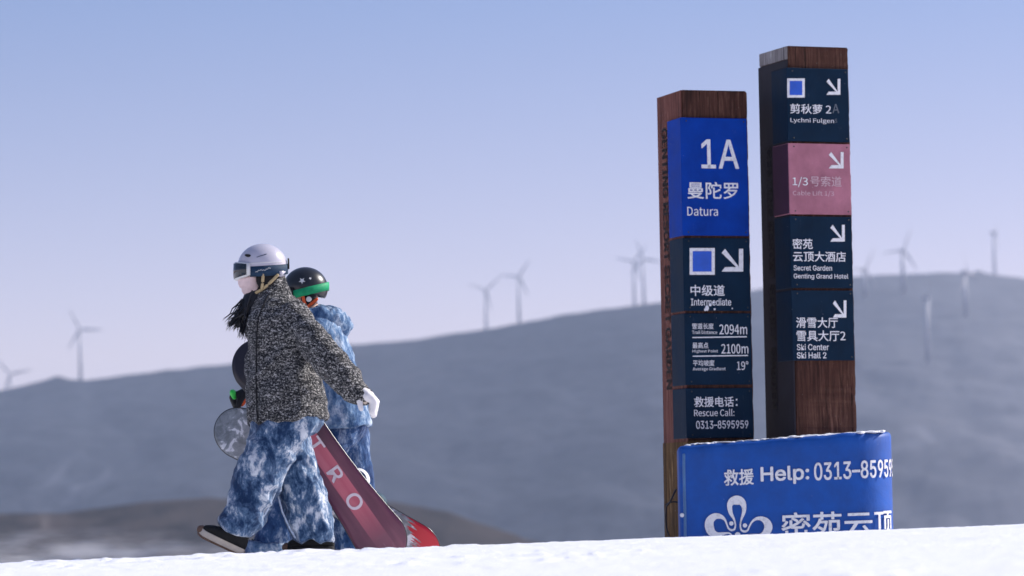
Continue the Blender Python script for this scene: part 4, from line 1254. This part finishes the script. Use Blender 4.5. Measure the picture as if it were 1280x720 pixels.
# ------------------------------------------------------------------ snowboards
def board(name, nose, tail, Y, wn, ww, wt, top_mat, label, tilt=0.0, flip=False):
    A, B = at(*nose, Y), at(*tail, Y); X = (B - A); L = X.length; X.normalize()
    N = Vector((0, -1, 0)); Yv = N.cross(X).normalized(); Zv = X.cross(Yv)
    rot = Matrix((X, Yv, Zv)).transposed() @ Matrix.Rotation(tilt, 3, 'X')
    def half(s):                       # s -1..1
        e = .115 / (L / 2)
        body = ww + ((wt if s > 0 else wn) - ww) * min(1, abs(s) / (1 - 1.35 * e)) ** 2
        c = (abs(s) - (1 - 1.6 * e)) / (1.6 * e)
        return body * (math.sqrt(max(0, 1 - max(0, c) ** 2.3)) if c > 0 else 1)
    b = bmesh.new(); NS, NV = 120, 12; th = .005
    sgn = -1 if not flip else 1
    rows_t, rows_b = [], []
    for i in range(NS + 1):
        s = -math.cos(math.pi * i / NS); hwid = max(half(s), .0015)
        z = sgn * .05 * max(0, (abs(s) - .74) / .26) ** 2 - sgn * .006 * (1 - min(1, (s / .7) ** 2))
        rows_t.append([b.verts.new((s * L / 2, hwid * (2 * j / NV - 1), z + th)) for j in range(NV + 1)])
        rows_b.append([b.verts.new((s * L / 2, hwid * (2 * j / NV - 1), z - th)) for j in range(NV + 1)])
    for i in range(NS):
        for j in range(NV):
            b.faces.new((rows_t[i][j], rows_t[i + 1][j], rows_t[i + 1][j + 1], rows_t[i][j + 1]))
            b.faces.new((rows_b[i][j], rows_b[i][j + 1], rows_b[i + 1][j + 1], rows_b[i + 1][j]))
    me_side = []
    for j in (0, NV):
        for i in range(NS): me_side.append(b.faces.new((rows_t[i][j], rows_b[i][j], rows_b[i + 1][j], rows_t[i + 1][j])))
    for i in (0, NS):
        for j in range(NV): me_side.append(b.faces.new((rows_t[i][j], rows_b[i][j], rows_b[i][j + 1], rows_t[i][j + 1])))
    for f in me_side: f.material_index = 1
    o = mk('snowboard', b, [top_mat, M['edge']], None, True)
    o.matrix_world = Matrix.Translation((A + B) / 2) @ rot.to_4x4()
    # metal edge running round the outline
    b = bmesh.new(); ring_ = [r[0].copy() if False else None for r in []]
    out = []
    for i in range(NS + 1):
        s = -math.cos(math.pi * i / NS); z = sgn * .05 * max(0, (abs(s) - .74) / .26) ** 2 - sgn * .006 * (1 - min(1, (s / .7) ** 2))
        out.append((s * L / 2, max(half(s), .0015), z))
    for sg in (1, -1): tube(b, [(Vector((x, sg * y_, z)), .0052) for x, y_, z in out], 6)
    mk('board_edge', b, M['edge'], o)
    tag(o, label, 'snowboard', 'snowboards carried by the walkers')
    return o, L, sgn


def binding(parent, x, side, mat_hb, mat_base):
    """base plate, highback and straps standing on the side of the board away from the base"""
    b = bmesh.new(); box(b, Vector((x, 0, side * .016)), (.055, .115, .009), None, .004); bd = mk('binding', b, mat_base, parent)
    b = bmesh.new(); rows = []
    for i in range(15):
        a = -1.25 + 2.5 * i / 14
        rows.append([b.verts.new((x + math.sin(a) * (.052 + .012 * k / 5), .088 + math.cos(a) * .05 + .010 * k / 5, side * (.025 + .17 * k / 5 * (1 - .25 * abs(a) / 1.25)))) for k in range(6)])
    for r0, r1 in zip(rows, rows[1:]):
        for k in range(5): b.faces.new((r0[k], r0[k + 1], r1[k + 1], r1[k]))
    mk('highback', evaluated(b, [('SOLIDIFY', dict(thickness=.008)), ('SUBSURF', dict(levels=1))]), mat_hb, bd)
    for yy in (-.07, .03):
        b = bmesh.new(); tube(b, [(Vector((x + .058 * math.cos(a), yy, side * (.02 + .085 * math.sin(a)))), .010) for a in np.linspace(0, math.pi, 12)], 8); mk('strap', b, M['black'], bd)
    return bd


b1, L1, s1 = board('maroon', (304, 430), (495, 700), 20.30, .150, .112, .148, M['maroon'], 'maroon snowboard with a pink stripe and pale letters, carried by the walker in tweed')


def on_board(o, px, py, Y):
    return o.matrix_world.inverted() @ at(px, py, Y)


for ch, x, y, wl, hl in (('T', 399, 553.5, .080, .076), ('R', 420.5, 592, .074, .080), ('O', 443, 627, .094, .090)):
    b = bmesh.new()
    q = on_board(b1, x, y, 20.30)
    add_text(b, ch, (q.x - wl / 2, q.y * 0.3 - hl / 2, q.x + wl / 2, q.y * 0.3 + hl / 2), lambda u, v, d=0: Vector((u, v, .0085 + d + (.006 * (1 - min(1, (u / (L1 / 2) / .7) ** 2))))), .024)
    mk('lettering', b, M['board_letter'], b1, False)
for x in (-.26, .25): binding(b1, x, -1, M['binding_white'], M['binding_teal'])
b2, L2, s2 = board('silver', (272, 523), (546, 701), 20.62, .142, .105, .130, M['silver'], 'silver snowboard with white blotches and a red tail, carried by the walker in denim', 0.0, False)
binding(b2, -.25, -1, M['binding_white'], M['binding_teal']); binding(b2, .27, -1, M['binding_teal'], M['binding_teal'])

# ------------------------------------------------------------------ snow blowing low over the crest on the left
SB = at(80, 698, 20.6)
b = bmesh.new(); ball(b, Vector((0, 0, 0)), 1.25, 0.9, 0.19, None, 32, 16)
blow = mk('blowing_snow', b, bpy.data.materials.new('drifting_powder'), None, True, SB); blow['kind'] = 'stuff'
bt = blow.data.materials[0]; bt.use_nodes = True; bt = bt.node_tree; bt.nodes.clear()
bo = bt.nodes.new('ShaderNodeOutputMaterial'); bv = bt.nodes.new('ShaderNodeVolumePrincipled')
tc = bt.nodes.new('ShaderNodeTexCoord'); mp = bt.nodes.new('ShaderNodeMapping'); mp.inputs['Scale'].default_value = (1.6, 1, 6)
nz = bt.nodes.new('ShaderNodeTexNoise'); nz.inputs['Scale'].default_value = 2.2; nz.inputs['Detail'].default_value = 5
mr = bt.nodes.new('ShaderNodeMapRange'); mr.inputs[1].default_value = 0.42; mr.inputs[2].default_value = 0.75
sx = bt.nodes.new('ShaderNodeVectorMath'); sx.operation = 'DIVIDE'; sx.inputs[1].default_value = (1.25, 0.9, 0.19)
ln = bt.nodes.new('ShaderNodeVectorMath'); ln.operation = 'LENGTH'
fa = bt.nodes.new('ShaderNodeMapRange'); fa.inputs[1].default_value = 1.0; fa.inputs[2].default_value = 0.0; fa.inputs[4].default_value = 1.9
mu = bt.nodes.new('ShaderNodeMath'); mu.operation = 'MULTIPLY'
bt.links.new(tc.outputs['Object'], mp.inputs[0]); bt.links.new(mp.outputs[0], nz.inputs['Vector']); bt.links.new(nz.outputs[0], mr.inputs[0])
bt.links.new(tc.outputs['Object'], sx.inputs[0]); bt.links.new(sx.outputs[0], ln.inputs[0]); bt.links.new(ln.outputs['Value'], fa.inputs[0])
bt.links.new(mr.outputs[0], mu.inputs[0]); bt.links.new(fa.outputs[0], mu.inputs[1]); bt.links.new(mu.outputs[0], bv.inputs['Density'])
bv.inputs['Color'].default_value = (0.95, 0.95, 0.97, 1)
bt.links.new(bv.outputs[0], bo.inputs['Volume'])
